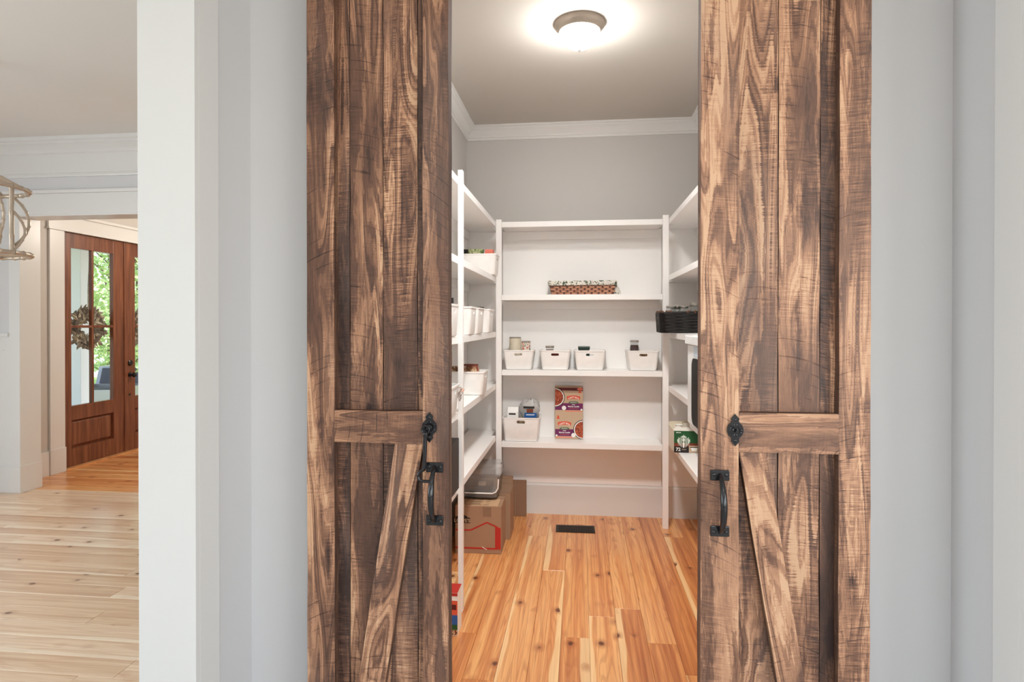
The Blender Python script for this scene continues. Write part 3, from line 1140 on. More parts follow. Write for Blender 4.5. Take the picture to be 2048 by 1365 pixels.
def side_unit(label, xw, xe, y0, posts, wall):
    s = 1 if xe > xw else -1
    u = thing('shelving_unit', label, 'shelving', (xw, y0, 0))
    w_ = xe - xw
    lo = lambda a, b: (min(a, b), max(a, b))
    a, b = lo(s * .0005, s * .008)
    obj('back_panel', box((a, 0, .24), (b, YB - y0 - .01, 2.2)), M['shelf'], u)
    a, b = lo(0, s * (abs(w_) - .022))
    obj('end_panel', box((a + (.0085 if s > 0 else 0), YB - y0 - .009, .24), (b - (.0085 if s < 0 else 0), YB - y0 - .001, 2.2)), M['shelf'], u)
    for z in SH['side']:
        a, b = lo(s * .0085, w_)
        ys = .01 if not (s < 0 and abs(z - SH['side'][2]) < .01) else 2.700 - y0
        if ys > .1:
            obj('divider', box((a, ys, SH['side'][3]), (b, ys + .018, z - .038), .001), M['shelf'], u)
        obj('shelf', box((a, ys, z - .038), (b, YS - y0 - .003, z), .0015), M['shelf'], u)
        a, b = lo(s * .009, s * .027)
        if z > .7:
            obj('ledger_board', box((a, ys + (.018 if ys > .1 else 0), z - .10), (b, YB - y0 - .012, z - .0385), .001), M['shelf'], u)
        a, b = lo(s * .028, w_ - s * .03)
        # filler that runs the shelf on into the corner behind the end unit's post
        obj('corner_shelf', box((a, YS - y0 - .0028, z - .038), (b, YB - y0 - .01, z), .001), M['shelf'], u)
    for y in posts:
        a, b = lo(w_ + s * .0003, w_ + s * .024)
        obj('post', box((a, y - y0, 0), (b, y - y0 + .040, 2.27), .002), M['shelf'], u)
    return u


side_unit('white five-tier wall shelves with a slim front post, above the cardboard boxes', XPL, -.622, 2.12, (3.02,), 0)
side_unit('white five-tier wall shelves holding the microwave and the black basket', XPR, .634, 2.12, (2.125,), 0)


# ------------------------------------------------------------------ bins
def rrect(w_, d_, r, y_mid, n=5):
    pts = []
    for cx, cy, a0 in ((w_ / 2 - r, d_ / 2 - r, 0), (-w_ / 2 + r, d_ / 2 - r, PI / 2), (-w_ / 2 + r, -d_ / 2 + r, PI), (w_ / 2 - r, -d_ / 2 + r, 1.5 * PI)):
        for i in range(n + 1):
            a = a0 + PI / 2 * i / n
            pts.append((cx + r * math.cos(a), y_mid + cy + r * math.sin(a)))
    return pts


def loft(bm, loops, close0=True, close1=True):
    R = [[bm.verts.new(p) for p in lp] for lp in loops]
    n = len(R[0])
    for i in range(len(R) - 1):
        for k in range(n):
            bm.faces.new((R[i][k], R[i][(k + 1) % n], R[i + 1][(k + 1) % n], R[i + 1][k]))
    if close0:
        bm.faces.new(R[0][::-1])
    if close1:
        bm.faces.new(R[-1])


def bin_mesh(name, wt, wb, dt, db, h, slot=(.058, .018), slot_x=0.0):
    """Open tapered bin with rounded corners, a rolled rim and a hand slot through its front wall (front faces -Y)."""
    bm = bmesh.new()
    mid = dt / 2
    t_ = .0035

    def lp(k, ins, z, r):
        w_, d_ = wb + (wt - wb) * k - 2 * ins, db + (dt - db) * k - 2 * ins
        return [(x, y, z) for x, y in rrect(w_, d_, r, mid)]
    loops = [lp(0, .010, 0, .012), lp(0, .003, .002, .016), lp(.05, 0, .010, .018), lp(.94, 0, h - .010, .022), lp(.96, -.003, h - .009, .024), lp(1, -.003, h, .024), lp(1, t_, h, .020), lp(.94, t_, h - .010, .019), lp(.06, t_, .012, .015), lp(0, .010, .005, .010)]
    loft(bm, loops)
    me = finish(bm, name, M['bin'], True)
    if not slot:
        return me
    cb = bmesh.new()
    sw, shh = slot
    zc = h - .032
    poly = disc_poly(slot_x + sw / 2 - shh / 2, zc, shh / 2, 8, -PI / 2, PI / 2) + disc_poly(slot_x - sw / 2 + shh / 2, zc, shh / 2, 8, PI / 2, 1.5 * PI)
    prism(cb, poly, -.06, .04, 'XZ')
    cm = finish(cb, 'cutter', M['bin'])
    a = bpy.data.objects.new('bin_source', me)
    b = bpy.data.objects.new('cutter', cm)
    COL.objects.link(a)
    COL.objects.link(b)
    md = a.modifiers.new('slot', 'BOOLEAN')
    md.object = b
    md.operation = 'DIFFERENCE'
    md.solver = 'EXACT'
    bpy.context.view_layer.update()
    out = bpy.data.meshes.new_from_object(a.evaluated_get(bpy.context.evaluated_depsgraph_get()))
    bpy.data.objects.remove(a)
    bpy.data.objects.remove(b)
    out.name = name
    out.materials.clear()
    out.materials.append(M['bin'])
    try:
        out.set_sharp_from_angle(angle=math.radians(38))
    except Exception:
        pass
    return out


BM1 = bin_mesh('storage_bin', .232, .192, .205, .185, .146)
BM2 = bin_mesh('storage_bin', .276, .246, .215, .195, .178, (.064, .022))
BM3 = bin_mesh('storage_bin', .215, .190, .260, .240, .160, (.050, .018))
BM4 = bin_mesh('storage_bin', .200, .165, .262, .240, .148, (.050, .018))


def put_bin(me, label, loc, rz=0.0, group=None):
    o = obj('storage_bin', me, None, None, loc, (0, 0, rz))
    tag(o, label, 'bin', group)
    return o


G1 = 'white bins on the end wall shelf'
Z3 = 1.137
put_bin(BM1, 'white plastic bin holding two tin cans, at the end of the row', (-.457, 4.437, Z3), 0, G1)
put_bin(BM1, 'white plastic bin with a silver jar lid showing over its rim', (-.184, 4.437, Z3), 0, G1)
put_bin(BM1, 'white plastic bin with a flat dark green tin showing over its rim', (.072, 4.437, Z3), 0, G1)
put_bin(BM1, 'white plastic bin set apart from the row with a dark red jam jar', (.458, 4.437, Z3), .02, G1)
put_bin(BM2, 'deeper white plastic bin on the lowest end shelf holding a bread bag', (-.436, 4.422, .603))


# ------------------------------------------------------------------ cans and jars
def can(label, loc, r, h, mat, group=None):
    t_ = thing('tin_can', label, 'can', loc, 0, group)
    bm = bmesh.new()
    lathe(bm, [(r * .97, 0), (r, .002), (r, .006), (r * .975, .008), (r * .975, h - .008), (r, h - .006), (r, h - .001), (r * .94, h), (r * .93, h - .004), (.002, h - .004)], 28)
    obj('body', bm, M['tin'], t_, smooth=True)
    bm = bmesh.new()
    lathe(bm, [(r * .978, .010), (r * .99, .010), (r * .99, h - .010), (r * .978, h - .010)], 28)
    obj('paper_label', bm, mat, t_, smooth=True)
    return t_


def jar(label, loc, r, h, fill, lid, group=None, lidh=.016):
    t_ = thing('jar', label, 'jar', loc, 0, group)
    bm = bmesh.new()
    lathe(bm, [(r * .85, 0), (r, .006), (r, h * .78), (r * .86, h * .88), (r * .84, h)], 24)
    obj('glass', bm, M['jar_glass'], t_, smooth=True)
    if fill:
        bm = bmesh.new()
        lathe(bm, [(r * .8, .003), (r * .94, .008), (r * .94, h * .76), (r * .80, h * .84)], 24)
        obj('preserve', bm, fill, t_, smooth=True)
    bm = bmesh.new()
    lathe(bm, [(r * .92, h - lidh * .9), (r * .95, h - lidh * .8), (r * .95, h - .001), (r * .90, h + .001), (r * .7, h), (.002, h)], 24)
    obj('lid', bm, lid, t_, smooth=True)
    return t_


BF = Z3 + .0055    # top of the thin bin bottom
can('tall tin can with a cream paper label in the bin with two cans', (-.4885, 4.525, BF), .045, .236, M['label_cream'])
can('short tin can with a red and white printed wrapper beside a taller can', (-.4065, 4.530, BF), .0345, .205, M['wrapper'])
jar('jar under a domed silver lid in the second bin from the cans', (-.226, 4.515, BF), .034, .170, M['brown'], M['nickel'])
bm = box((-.041, -.030, 0), (.041, .030, .165), .004)
o = obj('tea_tin', bm, M['green_dark'], None, (.029, 4.525, BF))
tag(o, 'flat dark green tin standing in the white bin beside the gap', 'tin')
obj('tin_lid', box((-.044, -.032, .146), (.044, .032, .167), .004), M['green_dark'], o)
jar('dark red jam jar with a silver lid standing in the bin set apart', (.404, 4.565, BF), .034, .212, M['jar_dark'], M['tin'])
# support packets inside the bins that show through the hand slots


def packet(label, loc, size, mat, rz=0.0, tilt=0.0, name='food_packet', group=None):
    """Pillow-shaped sealed packet standing on its end."""
    a, b, h = size
    bm = bmesh.new()
    nx, nz = 8, 8
    F_, Bk = {}, {}
    for i in range(nx + 1):
        for k in range(nz + 1):
            u, v_ = i / nx, k / nz
            th = b / 2 * (max(0, math.sin(PI * u)) ** .5) * (max(0, math.sin(PI * v_)) ** .5) + .001
            wob = .06 * math.sin(7 * u + 5 * v_ + a * 90)
            F_[i, k] = bm.verts.new((a * (u - .5), -th * (1 + wob), h * v_))
            Bk[i, k] = bm.verts.new((a * (u - .5), th * (1 - wob), h * v_))
    for i in range(nx):
        for k in range(nz):
            bm.faces.new((F_[i, k], F_[i + 1, k], F_[i + 1, k + 1], F_[i, k + 1]))
            bm.faces.new((Bk[i, k], Bk[i, k + 1], Bk[i + 1, k + 1], Bk[i + 1, k]))
    for i in range(nx):
        bm.faces.new((F_[i, 0], Bk[i, 0], Bk[i + 1, 0], F_[i + 1, 0]))
        bm.faces.new((F_[i, nz], F_[i + 1, nz], Bk[i + 1, nz], Bk[i, nz]))
    for k in range(nz):
        bm.faces.new((F_[0, k], F_[0, k + 1], Bk[0, k + 1], Bk[0, k]))
        bm.faces.new((F_[nx, k], Bk[nx, k], Bk[nx, k + 1], F_[nx, k + 1]))
    o = obj(name, bm, mat, None, loc, (tilt, 0, rz), smooth=True)
    tag(o, label, 'packet', group)
    obj('top_seal', box((-a / 2, -.0015, h - .002), (a / 2, .0015, h + .010)), mat, o)
    return o


packet('dark red brown snack packet seen through the slot of the silver lid bin', (-.176, 4.472, BF), (.080, .028, .128), M['brown'])
packet('brown snack packet seen through the slot of the jam jar bin', (.470, 4.475, BF), (.080, .030, .128), M['produce'])

# bread bag and carton in the deeper bin
bg_ = thing('bread_bag', 'clear bread bag with a black and blue label, bulging above the deeper bin', 'bag', (-.380, 4.547, .6155))
bm = bmesh.new()
loops = []
for k, (s, z) in enumerate(((.45, 0), (.60, .02), (.66, .10), (.70, .165), (.97, .205), (.96, .235), (.86, .258), (.55, .278), (.2, .287))):
    loops.append([(.082 * s * math.cos(a) * (1 + (.03 + .05 * (z > .2)) * math.sin(5 * a + k)), .052 * s * math.sin(a) * (1 + .07 * math.sin(5 * a + 2 * k)), z + (.004 + .006 * (z > .2)) * math.sin(4 * a + k)) for a in [2 * PI * i / 28 for i in range(28)]])
loft(bm, loops)
obj('film', bm, M['bag'], bg_, smooth=True)
bm = bmesh.new()
loops = []
for k, (s, z) in enumerate(((.42, .006), (.55, .02), (.58, .10), (.62, .165), (.85, .205), (.8, .225), (.55, .245), (.2, .25))):
    loops.append([(.074 * s * math.cos(a) * (1 + .04 * math.sin(4 * a + k)), .045 * s * math.sin(a), z) for a in [2 * PI * i / 24 for i in range(24)]])
loft(bm, loops)
obj('bread', bm, M['label_cream'], bg_, smooth=True)


def wrap_label(parent, name, x0, x1, z0, z1, rx, ry, mat):
    bm = bmesh.new()
    n = 10
    A = []
    for i in range(n + 1):
        x = x0 + (x1 - x0) * i / n
        y = -ry * math.sqrt(max(0, 1 - (x / rx) ** 2)) - .002
        A.append((bm.verts.new((x, y, z0)), bm.verts.new((x, y, z1)), bm.verts.new((x, y + .001, z0)), bm.verts.new((x, y + .001, z1))))
    for i in range(n):
        a, b = A[i], A[i + 1]
        bm.faces.new((a[0], b[0], b[1], a[1]))
        bm.faces.new((a[2], a[3], b[3], b[2]))
        bm.faces.new((a[1], b[1], b[3], a[3]))
        bm.faces.new((a[0], a[2], b[2], b[0]))
    obj(name, bm, mat, parent, smooth=True)


wrap_label(bg_, 'brand_label', -.044, .040, .226, .242, .088, .056, M['ink'])
wrap_label(bg_, 'photo_label', -.018, .030, .196, .222, .088, .057, M['brown'])
wrap_label(bg_, 'blue_label', -.036, .056, .158, .192, .088, .0575, M['blue'])
wrap_label(bg_, 'white_strip', -.022, .040, .176, .182, .088, .0590, M['white'])
o = obj('carton', box((-.042, -.033, 0), (.042, .033, .200), .003), M['bin'], None, (-.5025, 4.5165, .6155))
tag(o, 'small white carton with a gable top leaning in the deeper bin', 'carton')
bm = bmesh.new()
prism(bm, [(-.032, .2005), (.032, .2005), (.006, .232), (-.006, .232)], -.040, .040, 'YZ')
obj('gable_top', bm, M['bin'], o)
obj('carton_label', box((-.030, -.0342, .178), (.022, -.0332, .190)), M['ink'], o)
o = obj('canister', box((-.04, -.009, 0), (.04, .009, .152), .004), M['olive'], None, (-.436, 4.4560, .6155))
tag(o, 'grey green packet behind the hand slot of the deeper bin', 'packet')
obj('printed_band', box((-.036, -.0102, .120), (.036, -.0092, .148)), M['produce'], o)

# ------------------------------------------------------------------ lentil box
lb = thing('food_box', 'upright tan and plum lentil meal box standing alone on the lowest end shelf', 'box', (-.083, 4.572, .603))
LW, LH = .212, .397
obj('carton', box((-LW / 2, 0, 0), (LW / 2, .072, LH), .0015), M['tan'], lb)
FY = -.0004


def decal(parent, name, poly, mat, lift=0.0, clip=True):
    if clip:
        poly = [(min(max(x, -LW / 2 + .001), LW / 2 - .001), min(max(z, .001), LH - .001)) for x, z in poly]
    bm = bmesh.new()
    prism(bm, poly, -.0012 - lift, .0002, 'XZ')
    return obj(name, bm, mat, parent)


def rect(x0, x1, z0, z1):
    return [(x0, z0), (x1, z0), (x1, z1), (x0, z1)]


decal(lb, 'top_band', rect(-LW / 2, LW / 2, .368, .391), M['maroon'])
decal(lb, 'badge', [(.083 + .022 * math.cos(a), .380 + .010 * math.sin(a)) for a in [2 * PI * i / 20 for i in range(20)]], M['salmon'], .0006)
for zb, side in ((.198, -1), (.0, 1)):
    # bowl at one edge
    cx = side * (LW / 2 + .010) if side < 0 else side * (LW / 2 - .004)
    cz = zb + (.118 if side < 0 else .072)
    cx = -.106 if side < 0 else .106
    r0 = .074
    def half(r):
        a = (-PI / 2, PI / 2) if side < 0 else (PI / 2, 1.5 * PI)
        return disc_poly(cx, cz, r, 22, *a)
    decal(lb, 'plum_band', rect(-LW / 2, LW / 2, zb + .022, zb + .074), M['purple'])
    decal(lb, 'bowl_edge', half(r0), M['ink'], .0008)
    decal(lb, 'bowl_rim', half(r0 - .005), M['white'], .0012)
    decal(lb, 'curry', half(r0 - .012), M['curry'], .0016)
    # banner with the maker's name
    bx_ = .034 if side < 0 else -.034
    up = [(bx_ + x, zb + .124 + .010 * (1 - (x / .052) ** 2)) for x in [-.052 + .104 * i / 12 for i in range(13)]]
    dn = [(bx_ + x, zb + .100 + .008 * (1 - (x / .046) ** 2)) for x in [.046 - .092 * i / 12 for i in range(13)]]
    decal(lb, 'banner', up + dn, M['orange'], .0004)
    me = text_mesh('TASTY BITE', .0158, M['white'], bold=.0004)
    for v_ in me.vertices:
        v_.co.z += -.9 * v_.co.x ** 2 / .10 + .004
    obj('lettering', me, None, lb, (bx_, -.0022, zb + .1155))
    decal(lb, 'green_plate', [(bx_ + x * .036, zb + .080 + z * .009) for x, z in ((-1, -.6), (-.8, -1), (.8, -1), (1, -.6), (1, .3), (.6, 1), (-.6, 1), (-1, .3))], M['olive'], .0006)
    obj('lettering', text_mesh('ORGANIC', .0105, M['white']), None, lb, (bx_, -.0024, zb + .0795))
    obj('lettering', text_mesh('Indian', .0105, M['white'], bold=.0002), None, lb, (bx_, -.0019, zb + .0635))
    obj('lettering', text_mesh('Madras Lentils', .0145, M['white'], bold=.0004), None, lb, (bx_, -.0019, zb + .0490))
    obj('lettering', text_mesh('with red beans & spices', .0078, M['salmon']), None, lb, (bx_, -.0019, zb + .0340))
    # little round marks
    mx_ = -.038 if side < 0 else .034
    decal(lb, 'round_mark', disc_poly(mx_ if side < 0 else .034, zb + (.038 if side < 0 else .030), .0165, 18), M['white'], .0022)
    decal(lb, 'corner_seal', disc_poly(.094 if side < 0 else -.094, zb + .026, .0075, 14), M['white'], .0008)
    decal(lb, 'flame_mark', [(x + (.082 if side < 0 else -.082), z + zb) for x, z in ((-.010, .152), (.010, .152), (.012, .160), (.006, .163), (.008, .172), (0, .180), (-.008, .172), (-.006, .163), (-.012, .160))], M['orange'], .0006)
    decal(lb, 'pale_line', rect(-.10 if side > 0 else -.03, .03 if side > 0 else .10, zb + .010, zb + .016), M['salmon'])

# ------------------------------------------------------------------ long basket on the second end shelf
bk = thing('basket', 'long shallow woven basket with a floral cloth liner on the upper end shelf', 'basket', (.016, 4.545, 1.695))
bm = bmesh.new()
BW, BD, BH = .246, .075, .082
loft(bm, [[(x, y, z) for x, y in rrect(2 * (BW - .016 + .012 * k), 2 * (BD - .012 + .010 * k), .012, 0)] for k, z in ((0, 0), (1, BH))] + [[(x, y, z) for x, y in rrect(2 * (BW - .016 + .012 * k) - .012, 2 * (BD - .012 + .010 * k) - .012, .010, 0)] for k, z in ((1, BH), (0, .006))])
obj('tray', bm, M['splint_dark'], bk)
# woven splints: short strips in staggered rows over the front, ends and back
nc = 18
sm = {}
for row in range(5):
    z0 = .003 + row * .0152
    for c in range(nc):
        if (c + row) % 2:
            continue
        k = (z0 + .007) / BH
        x0 = -(BW - .018 + .012 * k) + c * (2 * (BW - .018 + .012 * k)) / nc
        wd = 2 * (BW - .018) / nc * 1.45
        if x0 + wd > BW - .006:
            wd = BW - .006 - x0
        yy = -(BD - .012 + .010 * k)
        bm = bmesh.new()
        A = []
        for q in range(5):
            u = q / 4
            bul = .0045 * math.sin(PI * u)
            A.append([bm.verts.new((x0 + wd * u, yy - bul + dy_, z0 + dz_)) for dy_, dz_ in ((-.0008, .0005), (-.0008, .0135), (.0010, .0135), (.0010, .0005))])
        for q in range(4):
            for e in range(4):
                bm.faces.new((A[q][e], A[q + 1][e], A[q + 1][(e + 1) % 4], A[q][(e + 1) % 4]))
        bm.faces.new(A[0])
        bm.faces.new(A[-1][::-1])
        obj('splint', bm, M['splint'], bk)
bm = bmesh.new()
lo_ = []
for off, z in ((.006, .070), (.010, .072), (.0115, .098), (.008, .104), (-.004, .104), (-.008, .06)):
    lp_ = []
    pr = rrect(2 * (BW - .002 + off), 2 * (BD + off), .02, 0, 6)
    for i, (x, y) in enumerate(pr):
        lp_.append((x, y, z + .0025 * math.sin(i * 2.1)))
    lo_.append(lp_)
loft(bm, lo_, False, False)
obj('cloth_liner', bm, M['floral'], bk, smooth=True)
bm = bmesh.new()
prism(bm, [(BW - .004, .074), (BW + .012, .072), (BW + .024, .050), (BW + .036, .022), (BW + .040, .002), (BW + .020, .001), (BW - .002, .004), (BW - .010, .030)], -.040, -.030, 'XZ')
prism(bm, [(BW - .004, .073), (BW + .016, .060), (BW + .026, .030), (BW + .022, .002), (BW + .004, .002), (BW - .006, .034)], -.029, -.012, 'XZ')
obj('cloth_tail', bm, M['floral'], bk, smooth=True)

# ------------------------------------------------------------------ bins and goods on the shelves with the slim post
XE = -.602
Z = SH['side']
put_bin(BM4, 'white plastic bin with card boxes on the second shelf from the top, by the corner', (XE + .012, 4.300, Z[1] + .001), PI / 2)


def small_box(label, loc, size, mat, rz=0.0, name='card_box', face=None, cat='box'):
    a, b, c = size
    o = obj(name, box((-a / 2, -b / 2, 0), (a / 2, b / 2, c), .0012), mat, None, loc, (0, 0, rz))
    tag(o, label, cat)
    if face:
        for (x0, x1, z0, z1, m) in face:
            obj('printed_patch', box((x0, -b / 2 - .0009, z0), (x1, -b / 2 - .0001, z1)), M[m], o)
    return o


small_box('green printed card box standing in the corner bin near the top', (-.760, 4.268, Z[1] + .007), (.140, .050, .180), M['picture'], 0, face=((-.074, -.036, .150, .178, 'ink'), (-.02, .03, .148, .176, 'picture')))
small_box('salmon pink card box beside the green box in the corner bin', (-.650, 4.300, Z[1] + .007), (.055, .09, .178), M['salmon'])
G2 = 'tall white bins on the middle shelf'
put_bin(BM3, 'tall white bin nearest the slim post on the middle shelf', (XE - .004, 3.41, Z[2] + .001), PI / 2 + .03, G2)
put_bin(BM3, 'tall white bin in the middle of three on the shelf', (XE - .002, 3.665, Z[2] + .001), PI / 2 - .02, G2)
put_bin(BM3, 'tall white bin nearest the corner with a dark clip on top', (XE - .002, 4.11, Z[2] + .001), PI / 2, G2)
o = obj('bag_clip', box((-.03, -.006, 0), (.03, .006, .014), .002), M['ink'], None, (-.675, 4.0045, Z[2] + .1612), (0, 0, 0))
tag(o, 'small dark clip on the rim of the tall corner bin', 'clip')
obj('clip_spring', box((-.012, -.007, .0145), (.012, .007, .019), .001), M['tin'], o)
put_bin(BM4, 'white bin full of brown packets on the fourth shelf down', (XE + .006, 3.79, Z[3] + .001), PI / 2)
packet('brown and cream foil packet lying slanted in the fourth shelf bin', (-.765, 3.755, Z[3] + .012), (.10, .055, .158), M['produce'], .25, -.08)
packet('brown spiced packet with red print beside the cream foil packet', (-.675, 3.772, Z[3] + .012), (.085, .05, .150), M['produce'], -.2, .05)
packet('small dark packet at the back of the fourth shelf bin', (-.715, 3.835, Z[3] + .012), (.12, .04, .166), M['brown'], .05, .03)
# nearer than the post
put_bin(BM3, 'white bin in front of the post with orange jar on the middle shelf', (XE - .004, 2.88, Z[2] + .001), PI / 2)
jar('jar with an orange label and black lid poking up in front of the post', (-.658, 2.925, Z[2] + .008), .036, .185, M['orange'], M['ink'], lidh=.03)
put_bin(BM4, 'white bin in front of the post with a green packet', (XE - .002, 2.88, Z[3] + .001), PI / 2)
packet('plain green packet in the bin in front of the post', (-.672, 2.90, Z[3] + .012), (.08, .04, .205), M['green'], 0, 0)
# looped wire hanging on the shelf edge
bm = bmesh.new()
for k, (dy, dz, r) in enumerate(((0, 0, .022), (.012, -.012, .026), (-.006, -.026, .020))):
    ring = [(-.593 + .005 * math.sin(3 * a + k), 2.935 + dy + r * 1.2 * math.cos(a), 1.145 + dz + r * math.sin(a)) for a in [2 * PI * i / 22 for i in range(23)]]
    tube(bm, ring, .0014, 6, cap=False)
tube(bm, [(-.593, 2.935, 1.124), (-.598, 2.97, 1.10), (-.606, 3.0, 1.115), (-.609, 3.0185, 1.13)], .0014, 6)
o = obj('wire_whisk', bm, M['wire'], None, smooth=True)
tag(o, 'loops of thin wire hanging at the shelf edge beside the slim post', 'wire')
bm = bmesh.new()
tube(bm, [(-.590, 2.955, 1.140), (-.585, 2.978, 1.150)], [.002, .006], 8)
obj('pink_end', bm, M['pinkcap'], o, smooth=True)
small_box('dark box standing on the lowest shelf in front of the post', (-.690, 2.89, Z[4] + .0005), (.16, .20, .255), M['dark'], 0, face=((-.07, .07, .03, .09, 'olive'),))

# ------------------------------------------------------------------ right shelves
X0 = .634
wb_ = thing('wicker_basket', 'black wicker basket full of lidded glass jars on the middle shelf', 'basket', (.690, 4.175, Z[2] + .001))
bm = bmesh.new()
loops = []
for k, (s, z) in enumerate(((0, 0), (.25, .03), (.6, .09), (1, .130), (1, .130), (.5, .06), (0, .008))):
    ins = 0 if k < 4 else .009
    loops.append([(x, y, z) for x, y in rrect(.306 + .014 * s - 2 * ins, .228 + .014 * s - 2 * ins, .03, 0, 6)])
loft(bm, loops)
obj('wicker_body', bm, M['wicker'], wb_, smooth=True)
for row in range(12):
    z = .008 + row * .0106
    s = row / 12
    bm = bmesh.new()
    pr = rrect(.308 + .014 * s, .230 + .014 * s, .03, 0, 6)
    pts = []
    m_ = len(pr)
    for i in range(m_ * 3 + 1):
        a = pr[(i // 3) % m_]
        b = pr[(i // 3 + 1) % m_]
        u = (i % 3) / 3
        wv = .0032 * (1 if (i + row) % 2 else -1)
        x, y = a[0] + (b[0] - a[0]) * u, a[1] + (b[1] - a[1]) * u
        ln = math.hypot(x, y)
        pts.append((x + x / ln * wv, y + y / ln * wv, z))
    tube(bm, pts, .0060, 6, cap=False)
    obj('wicker_weave', bm, M['wicker'], wb_, smooth=True)
bm = bmesh.new()
pr = rrect(.318, .243, .03, 0, 8)
tube(bm, [(x, y, .134 + .004 * math.sin(i * 1.7)) for i, (x, y) in enumerate(pr + pr[:1])], .0075, 8, cap=False)
obj('rim', bm, M['wicker'], wb_, smooth=True)
for k, (x, y) in enumerate(((-.158, .03), (-.150, -.115), (-.118, -.120), (-.098, -.119), (.018, -.120), (.058, -.121), (.118, -.120))):
    bm = bmesh.new()
    for q in range(4):
        bmesh.ops.create_icosphere(bm, subdivisions=1, radius=.010 - .001 * q, matrix=Matrix.Translation((x + .008 * math.cos(2.1 * q + k), y + .004 * math.sin(2.1 * q + k), .138 + .004 * (q % 2))))
    obj('raffia_tuft', bm, M['brownrope'], wb_, smooth=True)
jz = Z[2] + .010
jar('lidded glass jar at the corner post end of the black basket', (.610, 4.135, jz), .036, .172, None, M['tin'])
jar('lidded glass jar in the middle of the black basket', (.690, 4.140, jz), .036, .172, None, M['tin'])
jar('taller lidded glass jar next to the barn door edge in the black basket', (.768, 4.150, jz), .038, .198, None, M['tin'], lidh=.03)
jar('lidded glass jar behind the others in the black basket', (.652, 4.222, jz), .036, .166, None, M['tin'])

mw = thing('microwave', 'white microwave with a black glass door on the shelf beside the barn door edge', 'microwave', (.462, 2.30, Z[3] + .001))
ML, MD, MHt = .385, .40, .400
obj('cabinet', box((.022, 0, .020), (MD, ML, MHt), .006), M['micro'], mw)
obj('base', box((.012, .004, 0), (MD - .01, ML - .004, .0195), .003), M['micro'], mw)
obj('door_frame', box((.004, 0, .022), (.0215, ML, .361), .005), M['micro'], mw)
bm = bmesh.new()
rr_ = []
pr = rrect(.250, .272, .04, 0, 6)
prism(bm, [(.138 + a, .173 + b) for a, b in pr], -.0015, .0035, 'YZ')
obj('door_glass', bm, M['darkglass'], mw)
obj('control_strip', box((-.008, 0, .363), (.0215, ML, .3995), .004), M['micro'], mw)
obj('display', box((.003, .02, .318), (.0039, .245, .356)), M['panelblue'], mw)
o = small_box('small white box lying on top of the microwave', (.60, 2.49, Z[3] + .4015), (.20, .16, .024), M['bin'])
o.name = 'card_box'

kb = thing('coffee_pod_box', 'green and brown coffee pod box with its top torn open on the lowest shelf', 'box', (.735, 3.965, Z[4] + .0005))
KW, KD, KH = .262, .24, .140
obj('carton', box((-KW / 2, .0012, 0), (KW / 2, KD, KH)), M['label_cream'], kb)
KX = -KW / 2


def kdecal(name, poly, mat, lift=0.0):
    bm = bmesh.new()
    prism(bm, poly, -.0006 - lift, .0013, 'XZ')
    return obj(name, bm, mat, kb)


kdecal('green_panel', rect(KX, -KX, .062, KH), M['green'])
kdecal('brown_band', rect(KX, -KX, .040, .062), M['brown'])
kdecal('dark_band', rect(KX, -KX, 0, .040), M['ink'])
kdecal('grey_panel', rect(KX + .093, KX + .17, .002, .046), M['tan'], .0004)
kdecal('pod_picture', [(KX + .112 + x, .012 + z) for x, z in ((0, 0), (.028, 0), (.036, .022), (-.008, .022))], M['white'], .0010)
kdecal('pod_lid', rect(KX + .100, KX + .152, .033, .038), M['ink'], .0010)
obj('lettering', text_mesh('72', .030, M['white'], bold=.0008), None, kb, (KX + .026, -.0012, .020))
obj('lettering', text_mesh('PODS', .011, M['tan']), None, kb, (KX + .062, -.0012, .020))
obj('lettering', text_mesh('MEDIUM', .008, M['white'], bold=.0003), None, kb, (KX + .028, -.0012, .129))
# round crest: crowned head, flowing hair and two raised fins
cx, cz = KX + .060, .070
M['crest'] = flat('pale_crest_print', L(214, 226, 212), .6)
lg = thing_part('crest', kb)


def ldecal(poly, mat, lift):
    bm = bmesh.new()
    prism(bm, [(cx + x, cz + z) for x, z in poly], -.0010 - lift, -.0004, 'XZ')
    obj('crest_shape', bm, mat, lg)


ldecal([(-.013, .026), (-.021, .033), (-.012, .034), (-.008, .041), (-.004, .036), (0, .048), (.004, .036), (.008, .041), (.012, .034), (.021, .033), (.013, .026)], M['crest'], 0)
for s in (-1, 1):
    ldecal([(s * x, z) for x, z in ((.030, .012), (.034, .032), (.026, .022), (.020, .030), (.022, .014), (.026, -.004), (.020, -.022), (.030, -.014), (.038, -.002), (.041, .012), (.036, .020))], M['crest'], 0)
    for q in range(4):
        xx = .0085 + q * .0045
        ldecal([(s * (xx + dx), z) for dx, z in ((0, .024), (.0024, .024), (.004, .004), (.0055, -.018), (.004, -.036 + q * .004), (.0018, -.036 + q * .004), (.0030, -.018), (.0015, .004))], M['crest'], 0)
    for q in range(5):
        ldecal([(s * x, z) for x, z in ((.036, -.006 - q * .006 + .010), (.043 - q * .002, -.004 - q * .006 + .010), (.036 - q * .002, -.009 - q * .006 + .010))], M['crest'], .0001)
ldecal([(.0075 * math.cos(a), .012 + .012 * math.sin(a)) for a in [2 * PI * i / 18 for i in range(18)]], M['white'], .0002)
ldecal([(-.005, -.002), (.005, -.002), (.007, -.014), (.004, -.038), (-.004, -.038), (-.007, -.014)], M['white'], .0002)
for x, z, a, b in ((-.003, .015, .0018, .0006), (.003, .015, .0018, .0006), (0, .006, .002, .0007)):
    ldecal([(x - a, z - b), (x + a, z - b), (x + a, z + b), (x - a, z + b)], M['green'], .0005)
